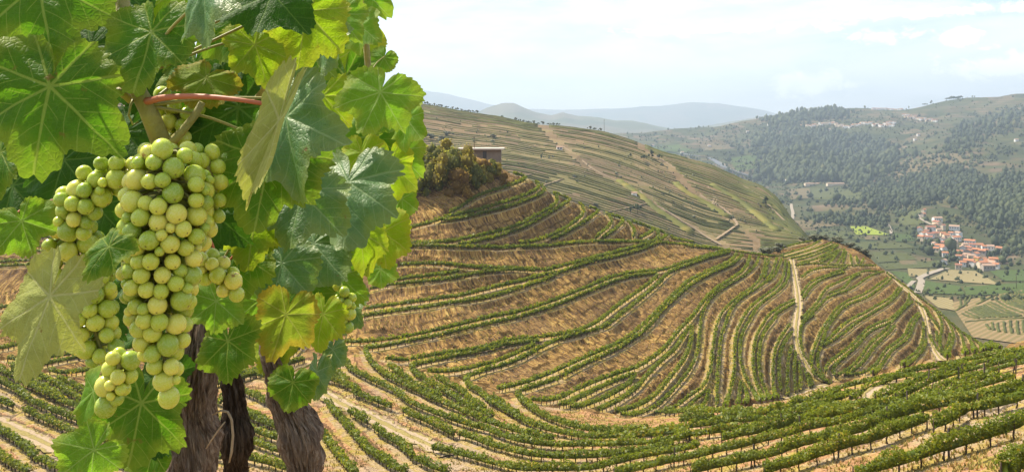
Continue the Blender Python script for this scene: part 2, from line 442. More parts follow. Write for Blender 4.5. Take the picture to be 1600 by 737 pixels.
HILL_ROWS = """701.2,333.4 720,324.1 742.5,308.1 768.8,298.8 796.9,290.3 813.8,283.8 825,280 824.1,273.4 801.6,271
618.8,359.7 646.9,355 675,347.5 701.2,338.1 731.2,332.5 759.4,325 787.5,316.6 815.6,308.1 834.4,298.8 845.6,292.2 841.9,285.6 836.2,284.7
690,344.7 716.2,341.9 742.5,336.2 768.8,329.7 796.9,322.2 821.2,313.8 840,306.2 853.1,298.8 854.1,289.4 845.6,284.7
633.8,379.4 675,379.4 705,377.5 731.2,371.9 759.4,366.2 787.5,359.7 815.6,349.4 840,336.2 860.6,325 873.8,315.6 871.9,306.2 864.4,299.7
716.2,381.2 742.5,377.5 768.8,371.9 796.9,363.4 821.2,354.1 843.8,341.9 862.5,330.6 881.2,319.4 894.4,308.1 890.6,303.4 877.5,301.6 866.2,299.1
633.8,384.1 675,384.6 712.5,385.9 759.4,385.9 780,388.2 817.5,385.6 855,384.6 892.5,380.3 939.4,377.1 948.8,378.2 986.2,377.9 1020,377.9
811.9,380.3 834.4,377.5 853.1,370.9 860,369.1 878.8,359.7 897.5,347.5 912.5,335.3 914.4,325 905,317.5
861.9,373.8 871.2,370.9 890,360.6 910.6,349.4 925.6,338.1 938.8,326.9 935,320.3 921.9,317.5
931.2,371.9 946.2,358.8 959.4,347.5 955.6,338.1 948.1,334.4
942.5,371.9 957.5,362.5 972.5,349.4 978.1,341.9 970.6,338.1 953.8,336.2
989.4,371.9 995,366.2 991.2,355 980,345.6
1000.6,371.9 1021.2,361.6 1023.1,355 1010,349.4 987.5,345.6
1021.2,377.5 1032.5,371.9 1030.6,362.5 1023.1,355
1030.6,375.6 1043.8,368.1 1043.8,362.5 1028.8,356.9 1019.4,353.1
1047.5,364.4 1066.2,368.1 1083.1,371.9
1049.4,371.9 1062.5,374.7 1075.6,377.5 1085,370
1030.6,378.4 1066.2,381.2 1100,384.1 1128.1,387.8 1066.9,382.6 1104.4,386.9 1132.5,389.7 1166.2,394.4 1200,399.1 1224.4,400.6
625,414.1 670,412.2 707.5,414.1 735.6,417.8 763.8,418.2 780,419.1 808.1,419.7 836.2,421.6 862.5,421.6
615.6,438.4 641.9,433.8 670,431.9 698.1,427.2 716.9,424.4
578.1,451.6 604.4,445.9 641.9,442.2 679.4,438.4 707.5,434.7 735.6,429.1 763.8,424.4 801.2,422.1 820,421.6 836.2,424.4
862.5,419.7 892.5,412.2 920.6,405.2 948.8,398.1 976.9,390.6 1001.2,384.1 1016.2,379.4
570.6,482.5 595,478.8 632.5,474.1 679.4,467.5 720.6,461.9 754.4,453.4 782.5,446.9 810.6,439.4 808.1,442.2 836.2,432.8 866.2,426.2
555.6,496.6 595,490 632.5,484.4 670,479.7 707.5,473.1 745,468.4 782.5,460 820,447.8 845.6,440.3 864.4,430.9 881.2,423.4 901.9,415.9 930,407.5 958.1,401.9 986.2,394.4 1005,388.8 1031.2,378.4
537.5,535 575,534.1 603.1,530.3 631.2,526.6 668.8,519.1 706.2,510.6 743.8,501.2 781.2,492.8 808.1,488.1 836.2,479.7 864.4,470.3 892.5,459.1 920.6,447.8 948.8,435.6 976.9,428.1 1005,424.4 1027.5,423.4 1042.5,420.6 1061.2,413.1 1080,407.5 1104.4,400 1132.5,392.5 1140,391
571.2,544.4 593.8,542.5 616.2,537.8 650,530.3 687.5,523.8 725,514.4 762.5,505.9 800,498.4 836.2,487.2 864.4,478.8 892.5,467.5 920.6,455.3 948.8,444.1 976.9,433.8 1005,429.1 1025.6,427.8
1027.5,430.9 1014.4,444.1 995.6,457.2 967.5,476.9 939.4,499.4 926.2,507.8 900,518.1 870,523.8 836.2,527.5 798.8,531.2 780,535 781.2,536.9 753.1,543.4 725,548.5 696.9,552.2 668.8,556.6 642.5,561.2
638.8,562.8 620,563.1 603.1,562.8
1140,394.4 1104.4,403.8 1080,412.2 1057.5,419.7 1057.5,419.7 1042.5,428.1 1033.1,439.4 1014.4,456.2 991.9,475 967.5,493.8 948.8,508.8 930,515.3 900,522.8 873.8,530.3 855,538.8 836.2,548.1 817.5,559.4 798.8,565.9 780,573.4 777.5,572.5 753.1,580 728.8,590.3
841.9,532.2 808.1,536.5 780,540.2 771.9,544 743.8,550 715.6,555.6
713.8,556 687.5,561.2 659.4,567.8 644.4,572.1
834.4,539.7 808.1,551.9 780,564.1 771.9,565.9 743.8,573.4 715.6,579.1 687.5,581.9 668.8,583.8
780,608.1 817.5,598.8 855,585.6 892.5,568.8 930,551.9 967.5,535.9 991.9,520 1008.8,505 1029.4,484.4 1044.4,469.4 1061.2,452.5 1080,437.5 1104.4,425.3 1128.8,415 1143.8,407.5 1151.2,397.2
813.8,610.9 845.6,600.6 871.9,592.2
879.4,587.5 901.9,574.4 930,561.2 958.1,548.1 986.2,532.2 1014.4,510.6 1035,484.4 1051.9,469.4 1068.8,454.4 1085.6,441.2 1113.8,426.2 1136.2,416.9 1155,407.5 1159.7,399.1
829.4,628.1 853.8,626.2 876.2,622.5 892.5,612.8 920.6,600.6 948.8,589.4 976.9,580 995.6,574.4 1014.4,563.1 1033.1,550 1046.2,536.9 1055.6,521.9 1066.9,510.6 1083.8,493.8 1095,476.9 1110,460 1132.5,443.1 1158.8,426.2 1170,411.2 1171.9,400.9
874.4,635.6 891.2,629.1 915.6,616.9 943.1,603.4 967.5,592.2 991.9,584.7
891.2,640.3 919.4,631.9 943.8,622.5 966.2,611.2 976.9,606.2 988.1,595 990.9,587.5
936.2,640.3 953.1,633.8 975.6,620.6 994.4,607.5 1014.4,583.8 1038.8,559.4 1057.5,544.4 1066.9,527.5 1078.1,511
962.5,644.1 985,638.4 1003.8,630.9 1020.6,621 1038.8,600.6 1057.5,578.1 1074.4,551.9 1080,533.1 1080.9,512.1
970,651.6 994.4,645.9 1013.1,640.3 1031.9,629.1 1048.1,611.9 1066.9,591.2 1083.8,566.9 1091.2,542.5 1093.1,518.1 1096.9,490 1100.6,480.6 1110,465.6 1125,452.5 1151.2,437.5 1170,424.4 1183.1,413.1 1185.9,400.9
1022.5,644.1 1041.2,640.3 1047.5,640.3 1064.4,628.1 1081.2,615 1100,601.9 1110,576.2 1113.8,546.2 1119.4,508.8 1123.1,497.5 1128.8,486.2 1140,475 1155,461.9 1175.6,448.8 1188.8,435.6 1194.4,418.8 1196.2,403.8
1073.8,637.5 1086.9,622.5 1105.6,608.4
1096.2,637.5 1105.6,622.5 1107.5,609.4
1120.6,635.6 1119.7,611.2 1121.2,591.2 1123.1,565 1126.9,523.8 1134.4,505 1141.9,482.5 1151.2,471.2 1166.2,460 1185,448.8 1198.1,439.4 1211.2,431.9 1215,418.8 1222.5,404.7
1201.9,403.8 1198.1,418.8 1194.4,434.7
1214.1,402.8 1209.4,416.9 1205.6,431.9 1197.2,437.1
1133.8,635.6 1137.5,618.8 1143.1,601.9 1147.5,580 1147.5,546.2 1151.2,518.1 1160.6,497.5 1170,482.5 1188.8,465.6 1211.2,450.6 1222.5,437.5 1226.2,422.5 1227.2,405.6
1188.1,635.6 1176.9,611.2 1166.2,591.2 1158.8,572.5 1155.9,546.2 1160.6,518.1 1173.8,495.6 1179.4,484.4 1192.5,471.2 1211.2,458.1 1228.1,443.1 1232.8,430 1232.8,408.4
1152.5,635.6 1155.3,616.9 1157.8,595
1163.8,636.6 1169.4,624.4 1164.7,607.5 1161.9,597.8
1197.5,635.6 1190,616.9 1183.1,602.5 1176.6,574.4 1177.5,546.2 1185,516.2 1198.1,499.4 1192.5,501.2 1203.8,490 1222.5,476.9 1241.2,467.9
1206.9,635.6 1199.4,616.9 1194.4,606.2 1186.9,580 1185.9,551.9 1190.6,527.5 1200,508.8 1215,493.8 1207.5,493.8 1226.2,480.6 1242.2,473.1
1214.4,633.8 1210.6,616.9 1208.4,602.5 1207.5,574.4 1211.2,546.2 1220.6,525.6 1234.7,505.9
1237.5,518.1 1224.4,536.9 1218.8,555.6 1216.9,583.8 1220.6,610
1224.4,619.4 1221,611.9
1237.5,540.6 1231.9,561.2 1230,593.1 1230.9,617.5
1243.1,550 1241.2,580 1243.1,611.9
1247.8,565 1251.6,587.5 1249.7,610
1256.2,574.4 1263.8,595 1265.6,604.4
1263.8,583.8 1269.4,602.5
1271.2,491.9 1254.4,503.1 1250.6,518.1 1250.2,536.9 1258.1,559.4 1269.4,572.5 1278.8,587.5 1295.6,596.9
1245,415 1256.2,410.9 1282.5,412.2 1320,414.6 1341.9,414.4 1368.1,414.9
1252.5,432.8 1260,425.9 1273.1,420.6 1297.5,416.9 1320,418.4
1252.5,460 1260,446.9 1271.2,437.5 1291.9,430 1320,419.7 1324.1,415.9
1255.3,465.6 1265.6,450.6 1282.5,436.6 1305,429.1 1320,424.4
1254.4,495.6 1269.4,480.6 1282.5,465.6 1288.1,450.6 1301.2,445 1320,435.6 1332.5,430.9 1349.4,423.2 1373.8,424.7
1252.5,503.1 1269.4,488.1 1286.2,471.2 1297.5,461.9 1320,455.3 1341.9,444.4 1360.6,429.8 1381.2,424.7
1295.6,458.1 1305,454.4 1320,451 1326.9,437.2 1343.8,427.9
1273.1,587.5 1267.5,568.8 1267.5,555.6 1273.1,540.6 1280.6,523.8 1286.2,510.6 1299.4,493.8 1299.4,491.9 1312.5,476.9 1326.9,468.8 1351.2,459.4 1368.1,448.1 1386.9,434.4
1301.2,598.8 1288.1,591.2 1278.8,576.2 1276.9,553.8 1284.4,537.8 1291.9,512.5 1306.9,491.9 1315.6,481.9 1332.5,472.5 1355,465 1373.8,451.9 1392.5,435.4
1288.1,532.2 1299.4,525.6 1318.8,506.2 1337.5,495 1356.2,486.6 1364.4,480 1383.1,470.6 1400,457.5 1404.7,448.1
1286.2,539.1 1303.1,530.3 1324.4,515.6 1343.1,500.6 1361.9,490.3 1370,484.7 1385,476.2 1401.9,461.2 1409.4,450
1290,580 1290,570.6 1305,559.4 1313.1,553.1 1333.8,536.2 1348.8,519.4 1360,510 1378.8,502.5 1393.8,496.9 1405,485.6 1422.5,466.9 1420.6,458.4
1305,587.5 1299.4,576.2 1308.8,566.9 1315,560.6 1337.5,541.9 1354.4,521.2 1363.8,513.8 1380.6,508.1 1393.8,504.4 1403.1,491.2 1411.2,483.8 1426.2,470.6
1309.4,585 1324.4,577.5 1341.2,562.5 1356.2,541.9 1365.6,530.6 1380.6,519.4 1390,508.1
1318.8,585 1337.5,575.6 1354.4,558.8 1365.6,541.9 1378.8,528.8 1393.8,515.6 1397.5,509.1
1326.2,584.1 1346.9,583.1 1363.8,573.8 1375,562.5 1380.6,549.4 1391.9,540 1405,532.5 1416.2,521.2 1420,506.2 1427.5,495 1435.9,488.4
1363.8,585 1380.6,568.1 1390,551.2 1405,538.1 1420,528.8 1425.6,513.8 1427.5,502.5 1438.8,492.2
1406.9,570 1420,558.8 1435,547.5 1440.6,534.4 1443.4,515.6 1442.5,503.4
1412.5,571.9 1431.2,558.8 1444.4,543.8 1447.2,529.7
1446.2,480 1455.6,496.9 1465,508.1 1466.9,511.9
1463.1,517.5 1465,532.5
1459.4,480 1468.8,495 1472.5,508.1 1468.8,526.9 1466.9,536.2 1474.4,555
1451.9,522.2 1459.4,538.1 1470.6,553.1
1476.2,491.2 1483.8,506.2 1491.2,525 1487.5,538.1 1480,551.2 1480,560.6
1487.5,498.8 1498.8,515.6 1506.2,536.2 1508.1,555
1484.7,521.2 1483.8,532.5 1476.2,549.4
1506.2,513.8 1515.6,528.8 1521.2,543.8 1523.1,553.1
1521.2,525 1530.6,532.5 1536.2,550.3
1540,534.4 1543.8,541.9 1540,550.3
1547.5,538.1 1562.5,546
1385,425.6 1400,435.4 1411.2,444.8 1426.2,456.6 1439.4,465.9 1452.5,475.3 1467.5,484.7 1489.4,503.4 1504.4,514.7 1525,525.9 1541.9,534.4 1549.4,538.1
1430,469.7 1445,480.9 1454.4,495
1220.6,398.5 1245,391 1269.4,383.5 1282.5,374.7
1226.2,400.9 1254.4,394.4 1282.5,385.4 1299.4,378.4
1235.6,403 1263.8,397.4 1291.9,387.2 1305,380.3
1246.9,405.6 1273.1,398.5 1297.5,387.8 1308.8,382.2
1250.6,409.8 1271.2,405.6 1291.9,398.1 1308.8,391
1282.5,409.4 1301.2,400 1312.5,391
1222.5,375.2 1239.4,371.5
1228.1,376.6 1250.6,370.9
1245,375.6 1261.9,371.5
1258.1,377.5 1275,372.8
1295,410.6 1308.1,397.5 1313.8,388.5
1308.1,411.6 1315.6,399.4 1319.4,388.5
1317.5,410.6 1322.2,392.2
1330.6,412.5 1328.8,397.5
1340,411 1338.1,399.8
1345.6,411 1349.4,403.5
1280,401.6 1296.9,392.2 1310,382.9
1280,407.2 1296.9,399.8 1308.1,390.4
1280,386.2 1295,381
1280,391.5 1298.8,383.8"""
FORE_ROWS = """571.2,544.4 570.3,551.9 580.6,565 597.5,580 616.2,591.2 640.6,602.5 663.1,613.8 687.5,625 691.9,627.2 721.9,638.4 742.5,648.8 780,661.9 806.9,670.3 835,677.8 865,682.5
608.8,570.6 620,580 635,589.4 650,598.8 668.8,608.1 687.5,620.3
643.4,572.5 645.3,580.9 663.1,589.4 680,600.6 698.8,611.9 715.6,621.2 736.9,634.7 751.9,638.4 768.8,647.8
681.9,588.4 696.9,596.9 715.6,606.2 734.4,619.4 742.5,628.1 756.6,637.1
728.8,590.3 724.1,596.9 740,604.4 758.8,615.6 761.2,622.5 778.8,631.9 806.9,646.9 825.6,658.1 853.8,667.5 881.9,674.1 919.4,679.7 956.9,679.7 1003.8,677.2 1060,672.2 1068.1,676.9 1096.2,674.1 1124.4,670.3 1152.5,666.6 1182.5,663.8
768.1,617.5 781.2,625 773.1,618.8 788.1,631.9 806.9,644.6
808.8,615 814.4,624.4 825.6,631.9 838.8,640.3 853.8,648.8 876.2,656.2 900.6,664.7 928.8,669.4 966.2,671.2 1003.8,671.8 1060,666 1068.1,664.7 1096.2,660.9 1124.4,657.2 1152.5,654.4 1180.6,652.5 1208.8,649.7 1246.2,645 1283.8,640.3 1340,635.6
533.8,551.9 543.1,570.6 565.6,583.8 593.8,596.9 621.9,610 630,620.6 658.1,633.8 686.2,645 714.4,655.3 742.5,663.8 760,667.5 788.1,678.8 825.6,688.1 863.1,691.9 910,691.9 947.5,691.9 985,690 1022.5,687.2 1060,681.6 1077.5,675.9
503.8,589.4 518.8,591.2 543.1,600.6 565.6,611.9 545.6,609.4 573.8,618.8 592.5,626.2 611.2,633.8
630,639.4 643.1,646.9 667.5,656.2 686.2,665.6 708.8,676.9
718.1,675 742.5,682.5 761.2,690 760,690 788.1,697.5 816.2,705 844.4,708.8 872.5,710.6 910,710.6 947.5,708.2 985,702.8 1022.5,696.6 1050.6,693.8
509.4,574.4 528.1,583.8 543.1,595
511.9,628.1 523.1,641.2 536.2,656.2 547.5,669.4 560.6,684.4 573.8,699.4 592.5,712.5 611.2,725.6 635.6,735
547.5,641.2 558.8,648.8 573.8,658.1
585,665.6 601.9,678.8 618.8,688.1 635.6,701.2 645,712.5
650.6,714.4 667.5,723.8 701.2,735.9
493.1,661.9 508.1,680.6 521.2,701.2 536.2,716.2 545.6,729.4 555,737.8
676.9,697.5 690,699.4 714.4,705 742.5,712.5 780,721.9 816.2,729.4 853.8,729.4 891.2,729.4 928.8,727.5 956.9,719.6 994.4,711 1022.5,705.4 1060,699.8 1066.2,698.8 1090.6,691.9
960.6,735.9 994.4,729.4 1022.5,721.9 1060,714 1068.1,712.5 1096.2,706.9 1124.4,699.4 1152.5,694.7 1180.6,686.2 1208.8,680.6 1236.9,672.2 1265,664.7 1311.9,656.2 1337.5,649.1 1365.6,644.1 1393.8,640.3 1431.2,633.8
1040,642.2 1077.5,640.3 1115,641.2 1152.5,640.7 1190,642.8 1227.5,638.4 1274.4,634.7 1302.5,632.8 1340,630 1375,630 1412.5,626.2 1450,620.6 1487.5,615.9 1515.6,609.4
1064.4,655.7 1096.2,654.4 1124.4,652.5 1152.5,649.1 1180.6,646.3 1208.8,642.8 1236.9,639.4
1128.1,684.4 1152.5,678.8 1180.6,674.1 1208.8,667.5 1236.9,660.9 1274.4,653.4 1302.5,646.9 1340,640.3 1365.6,635.6 1412.5,630.9
1081.2,735.9 1115,727.5 1143.1,721.9 1171.2,716.2 1208.8,707.8 1227.5,699.4 1255.6,691.9 1283.8,684.4 1311.9,678.8 1340,672.2 1375,658.1 1397.5,648.8 1421.9,643.1 1450,635.6 1487.5,630 1525,622.5 1562.5,615 1600,604.7
1193.8,735.9 1218.1,727.5 1236.9,723.8 1265,712.5 1293.1,705 1311.9,697.5 1346.9,689.1 1375,680.6 1403.1,669.4 1421.9,662.8 1446.2,653.4
1459.4,663.8 1480,656.2 1506.2,640.3 1543.8,635.6 1571.9,628.1 1600,617.8
1335.6,738.8 1375,729.4 1403.1,721.9 1431.2,712.5 1468.8,701.2 1487.5,695.6 1515.6,688.1 1543.8,678.8 1571.9,669.4 1600,657.2
1568.1,735.9 1600,722.8
1303.8,604.7 1337.5,596.2 1375,587.8 1405,579.4 1440.6,571.9 1468.8,567.2 1506.2,558.8 1543.8,552.2 1571.9,547.5 1600,544.7
1328.1,617.8 1356.2,602.8 1378.8,593.4 1399.4,585 1421.9,582.8 1450,580.9 1487.5,572.2 1525,562.9 1562.5,555.9 1600,551.6
1367.5,617.8 1390,609.4 1412.5,597.2 1440.6,586.5 1468.8,577.5 1502.5,570
1399.4,617.8 1431.2,601.9 1459.4,588.8 1487.5,580.3 1515.6,572.8 1543.8,566.6 1571.9,559.7 1600,554.1
1427.5,617.8 1450,607.5 1478.1,598.1 1506.2,587.2 1543.8,576 1571.9,567.2 1600,561.6
1450,617.8 1478.1,607.5 1506.2,594.4 1534.4,585.9 1558.8,580.3
1468.8,617.8 1496.9,609.4 1525,599.1 1553.1,591.6 1581.2,581.2
1515.6,617.8 1562.5,609.4 1581.2,600.9 1600,593.4
1235,628.1 1265,622.5 1293.1,615.9 1311.9,609.8
1257.5,635.6 1283.8,628.1 1311.9,618.8 1332.5,611.2
1265,616.9 1283.8,611.2 1308.1,603.8"""
# ------------------------------------------------------------------ terrain: slopes lofted through surveyed feature lines
def pchip_slopes(x, y):
    """monotone cubic slopes along axis 0, vectorised over columns"""
    h = np.diff(x, axis=0); d = np.diff(y, axis=0) / h
    m = np.zeros_like(y)
    w1 = 2 * h[1:] + h[:-1]; w2 = h[1:] + 2 * h[:-1]
    same = d[:-1] * d[1:] > 0
    with np.errstate(divide='ignore', invalid='ignore'):
        mm = (w1 + w2) / (w1 / d[:-1] + w2 / d[1:])
    m[1:-1] = np.where(same, mm, 0)
    m[0] = d[0]; m[-1] = d[-1]
    return m

class Patch:
    """slope through feature lines. Each line: list of (px, py, Y); ('dz', dY, dz) = previous line moved back and down; ('abs', Y, z)."""
    def __init__(self, cols, lines, counts, smooth=18):
        self.cols = cols = np.asarray(cols, float)
        Ys, Zs = [], []
        for ln in lines:
            if ln[0] == 'dz':
                Ys.append(Ys[-1] + ln[1]); Zs.append(Zs[-1] + ln[2]); continue
            if ln[0] == 'abs':
                Ys.append(np.full(len(cols), float(ln[1]))); Zs.append(np.full(len(cols), float(ln[2]))); continue
            if ln[0] == 'max':
                Ys.append(Ys[-1] + ln[1]); Zs.append(np.full(len(cols), float(ln[2]))); continue
            a = np.array(ln, float)
            fine = np.arange(cols[0], cols[-1] + 1, 4.0)
            py = np.interp(fine, a[:, 0], a[:, 1]); Y = np.interp(fine, a[:, 0], a[:, 2])
            k = np.hanning(smooth // 2 * 2 + 3)[1:-1] if smooth > 2 else np.ones(1)
            k /= k.sum(); pad = len(k) // 2
            ks = np.hanning(7)[1:-1]; ks /= ks.sum()
            py = np.convolve(np.pad(py, 2, 'edge'), ks, 'valid')
            Y = np.convolve(np.pad(Y, pad, 'edge'), k, 'valid')
            py = np.interp(cols, fine, py); Y = np.interp(cols, fine, Y)
            Ys.append(Y); Zs.append((HY - py) * Y / FPX)
        Ys, Zs = np.array(Ys), np.array(Zs)
        m = pchip_slopes(Ys, Zs)
        RY, RZ, self.start = [], [], []
        for i in range(len(Ys) - 1):
            self.start.append(sum(len(r) for r in RY))
            n = counts[i]
            t = (np.arange(n) / n)[:, None]
            h = Ys[i + 1] - Ys[i]
            h00 = 2 * t ** 3 - 3 * t ** 2 + 1; h10 = t ** 3 - 2 * t ** 2 + t; h01 = -2 * t ** 3 + 3 * t ** 2; h11 = t ** 3 - t ** 2
            RY.append(Ys[i] + t * h)
            RZ.append(h00 * Zs[i] + h10 * h * m[i] + h01 * Zs[i + 1] + h11 * h * m[i + 1])
        self.start.append(sum(len(r) for r in RY))
        RY.append(Ys[-1:]); RZ.append(Zs[-1:])
        self.Y = np.concatenate(RY); self.Z = np.concatenate(RZ)
        self.X = (cols[None, :] - 800) * self.Y / FPX
        self.PY = HY - self.Z * FPX / self.Y
    def hit(self, px, py, ka=0, kb=None):
        """where the sight line through a photograph pixel meets the slope between lines ka and kb"""
        r0 = self.start[ka]; r1 = (self.start[kb] if kb is not None else self.start[-1]) + 1
        c = np.interp(px, self.cols, np.arange(len(self.cols))); i = min(int(c), len(self.cols) - 2); f = c - i
        col = self.PY[r0:r1, i] * (1 - f) + self.PY[r0:r1, i + 1] * f
        Yc = self.Y[r0:r1, i] * (1 - f) + self.Y[r0:r1, i + 1] * f
        Zc = self.Z[r0:r1, i] * (1 - f) + self.Z[r0:r1, i + 1] * f
        below = col <= py
        j = int(np.argmax(below))
        if not below.any(): j = int(np.argmin(col)); Y, Z = Yc[j], Zc[j]
        elif j == 0: Y, Z = Yc[0], Zc[0]
        else:
            q = (col[j - 1] - py) / (col[j - 1] - col[j] + 1e-9)
            Y = Yc[j - 1] + q * (Yc[j] - Yc[j - 1]); Z = Zc[j - 1] + q * (Zc[j] - Zc[j - 1])
        return np.array(((px - 800) * Y / FPX, Y, Z))
    def mesh(self, name):
        R, C = self.Y.shape
        V = np.stack((self.X, self.Y, self.Z), 2).reshape(-1, 3)
        i = np.arange(R - 1)[:, None] * C + np.arange(C - 1)[None, :]
        i = i.ravel()
        F = np.stack((i, i + 1, i + C + 1, i + C), 1)
        return mesh_np(name, V, F)

def nz(V, s, oct=4, seed=0.0):
    """cheap fractal value noise on numpy points (2 or 3 columns)"""
    V = np.asarray(V, float) * s + seed * 17.31
    out = np.zeros(len(V)); amp = 1.0; tot = 0
    for o in range(oct):
        I = np.floor(V).astype(np.int64); f = V - I; f = f * f * (3 - 2 * f)
        d = V.shape[1]; acc = np.zeros(len(V))
        for c in range(2 ** d):
            w = np.ones(len(V)); hsh = np.full(len(V), o * 7919 + 13, np.int64)
            for a in range(d):
                b = (c >> a) & 1
                w *= f[:, a] if b else 1 - f[:, a]
                hsh = (hsh * 73856093) ^ ((I[:, a] + b) * (19349663, 83492791, 49979687)[a])
            hsh = (hsh ^ (hsh >> 13)) * 1274126177
            acc += w * (((hsh ^ (hsh >> 16)) & 0xffff) / 65535.0)
        out += acc * amp; tot += amp; amp *= 0.5; V = V * 2.03
    return out / tot

NEAR_COLS = np.concatenate((np.linspace(-3200, -130, 26), np.arange(-100, 1701, 3.2), np.linspace(1730, 4800, 26)))
near = Patch(NEAR_COLS, [
    [(-3200, 970, 2.7), (4800, 970, 2.7)],
    [(-3200, 800, 12), (4800, 800, 12)],
    [(-500, 760, 95), (0, 760, 90), (400, 760, 84), (700, 760, 82), (900, 760, 78), (1100, 758, 68), (1300, 755, 54), (1500, 752, 41), (1600, 750, 36), (2100, 745, 28)],
    [(-500, 690, 112), (0, 690, 108), (400, 690, 102), (700, 690, 100), (900, 690, 96), (1100, 682, 86), (1300, 665, 76), (1500, 640, 68), (1600, 625, 62), (2100, 560, 50)],
    [(-500, 560, 140), (-30, 552, 138), (54, 576, 134), (134, 602, 128), (217, 620, 124), (300, 615, 126), (400, 590, 132), (480, 565, 137), (560, 552, 138), (645, 577, 134), (725, 603, 128), (808, 625, 124), (900, 643, 121), (1000, 655, 117), (1100, 645, 115), (1240, 622, 112), (1330, 597, 107), (1400, 578, 101), (1500, 560, 95), (1600, 545, 88), (2100, 470, 74)],
    [(-500, 520, 152), (0, 535, 148), (134, 590, 136), (217, 606, 132), (300, 600, 135), (400, 570, 142), (560, 530, 147), (645, 560, 142), (725, 588, 137), (808, 608, 134), (900, 630, 131), (1000, 655, 129), (1100, 662, 134), (1200, 655, 142), (1300, 640, 152), (1400, 622, 165), (1500, 605, 182), (1600, 592, 198), (2100, 640, 205)],
    [(-500, 470, 168), (0, 470, 166), (300, 480, 163), (560, 470, 162), (700, 455, 164), (808, 510, 158), (900, 540, 155), (1000, 570, 152), (1100, 560, 158), (1200, 540, 168), (1300, 530, 190), (1400, 520, 212), (1500, 560, 212), (1600, 583, 213), (2100, 690, 214)],
    [(-500, 390, 185), (0, 390, 185), (560, 388, 178), (700, 380, 177), (808, 382, 186), (900, 385, 196), (1000, 410, 205), (1100, 430, 208), (1200, 440, 225), (1300, 430, 255), (1400, 465, 250), (1500, 537, 231), (1600, 580, 221), (2100, 720, 218)],
    [(-500, 270, 212), (0, 270, 212), (560, 270, 206), (640, 262, 206), (700, 250, 208), (750, 246, 212), (775, 252, 214), (790, 270, 209), (825, 281, 211), (865, 305, 214), (935, 332, 222), (1000, 353, 228), (1060, 376, 235), (1140, 391, 242), (1200, 397, 262), (1240, 384, 285), (1290, 374, 310), (1340, 387, 310), (1370, 414, 292), (1400, 435, 280), (1440, 466, 266), (1500, 519, 247), (1550, 551, 236), (1600, 577, 229), (2100, 750, 224)],
    ('dz', 5, -1.6), ('dz', 16, -8), ('dz', 40, -26), ('dz', 90, -50)],
    [8, 14, 46, 60, 26, 62, 80, 92, 4, 6, 8, 6])

HILL_COLS = np.concatenate((np.linspace(-2600, 560, 20), np.arange(590, 1330, 6.0), np.linspace(1340, 2800, 14)))
back = Patch(HILL_COLS, [
    ('abs', 345, -118),
    [(-2600, 300, 560), (650, 300, 560), (800, 305, 560), (900, 335, 560), (1000, 365, 560), (1100, 398, 560), (1200, 405, 560), (1256, 390, 560), (1300, 440, 560), (1400, 600, 540), (1600, 720, 520), (2800, 760, 500)],
    [(-2600, 225, 690), (650, 228, 690), (800, 243, 680), (900, 262, 670), (1000, 292, 660), (1100, 332, 650), (1200, 355, 640), (1256, 371, 620), (1300, 430, 610), (1400, 570, 590), (1600, 680, 570), (2800, 720, 560)],
    [(-2600, 130, 900), (300, 145, 900), (649, 162, 900), (687, 167.5, 890), (745, 177, 880), (780, 182, 870), (827, 193, 860), (884, 199, 850), (940, 206, 840), (983, 217, 830), (1011, 227, 820), (1030, 236, 810), (1067, 246, 800), (1114, 259, 780), (1161, 280, 760), (1187, 288, 740), (1215, 309, 720), (1237, 343, 690), (1256, 362, 670), (1300, 420, 660), (1400, 540, 640), (1600, 640, 620), (2800, 680, 600)],
    ('dz', 60, -8), ('dz', 300, -110)], [8, 40, 50, 4, 6], smooth=8)

FAR_COLS = np.concatenate((np.linspace(-3000, 860, 30), np.arange(880, 1640, 5.0), np.linspace(1650, 4200, 26)))
far = Patch(FAR_COLS, [
    ('abs', 330, -159.5),
    [(800, 500, 560), (1256, 470, 600), (1400, 485, 600), (1500, 540, 520), (1600, 556, 480), (2100, 575, 460)],
    [(800, 470, 700), (1256, 445, 740), (1400, 458, 720), (1480, 470, 655), (1600, 457, 640), (2100, 440, 640)],
    [(800, 400, 1000), (1256, 400, 955), (1400, 425, 880), (1500, 426, 880), (1600, 424, 880), (2100, 424, 880)],
    [(800, 370, 1180), (1256, 350, 1280), (1400, 365, 1180), (1450, 385, 1080), (1500, 385, 1080), (1560, 400, 1020), (1600, 388, 1050), (2100, 388, 1050)],
    [(800, 330, 1500), (1256, 305, 1800), (1350, 305, 1700), (1400, 330, 1450), (1440, 322, 1350), (1490, 322, 1350), (1540, 340, 1250), (1600, 345, 1230), (2100, 345, 1230)],
    [(800, 310, 2000), (1000, 300, 2000), (1180, 288, 2150), (1256, 287, 2050), (1350, 285, 1950), (1400, 300, 1750), (1500, 298, 1600), (1600, 296, 1500), (2100, 290, 1500)],
    [(800, 280, 2500), (1000, 262, 2450), (1100, 246, 2600), (1200, 240, 2700), (1250, 236, 2500), (1300, 240, 2600), (1380, 248, 2500), (1410, 240, 2450), (1450, 250, 2150), (1500, 235, 2200), (1550, 238, 2050), (1600, 228, 2100), (2100, 215, 2100)],
    [(800, 240, 3000), (1000, 228, 3000), (1100, 216, 3100), (1200, 201, 3200), (1300, 197, 3200), (1400, 195, 3100), (1440, 200, 2950), (1500, 190, 2900), (1600, 184, 2800), (2100, 170, 2800)],
    [(800, 218, 3500), (1000, 209, 3500), (1060, 201, 3500), (1120, 199, 3500), (1180, 187, 3600), (1240, 175, 3600), (1300, 169, 3600), (1350, 169, 3600), (1400, 172, 3600), (1430, 169, 3500), (1480, 158, 3500), (1520, 155, 3500), (1560, 154, 3400), (1600, 148, 3400), (1700, 140, 3400), (2100, 125, 3400)],
    ('dz', 700, -60), ('max', 2500, -159.5)], [6, 22, 30, 22, 26, 26, 34, 34, 26, 4, 6], smooth=10)

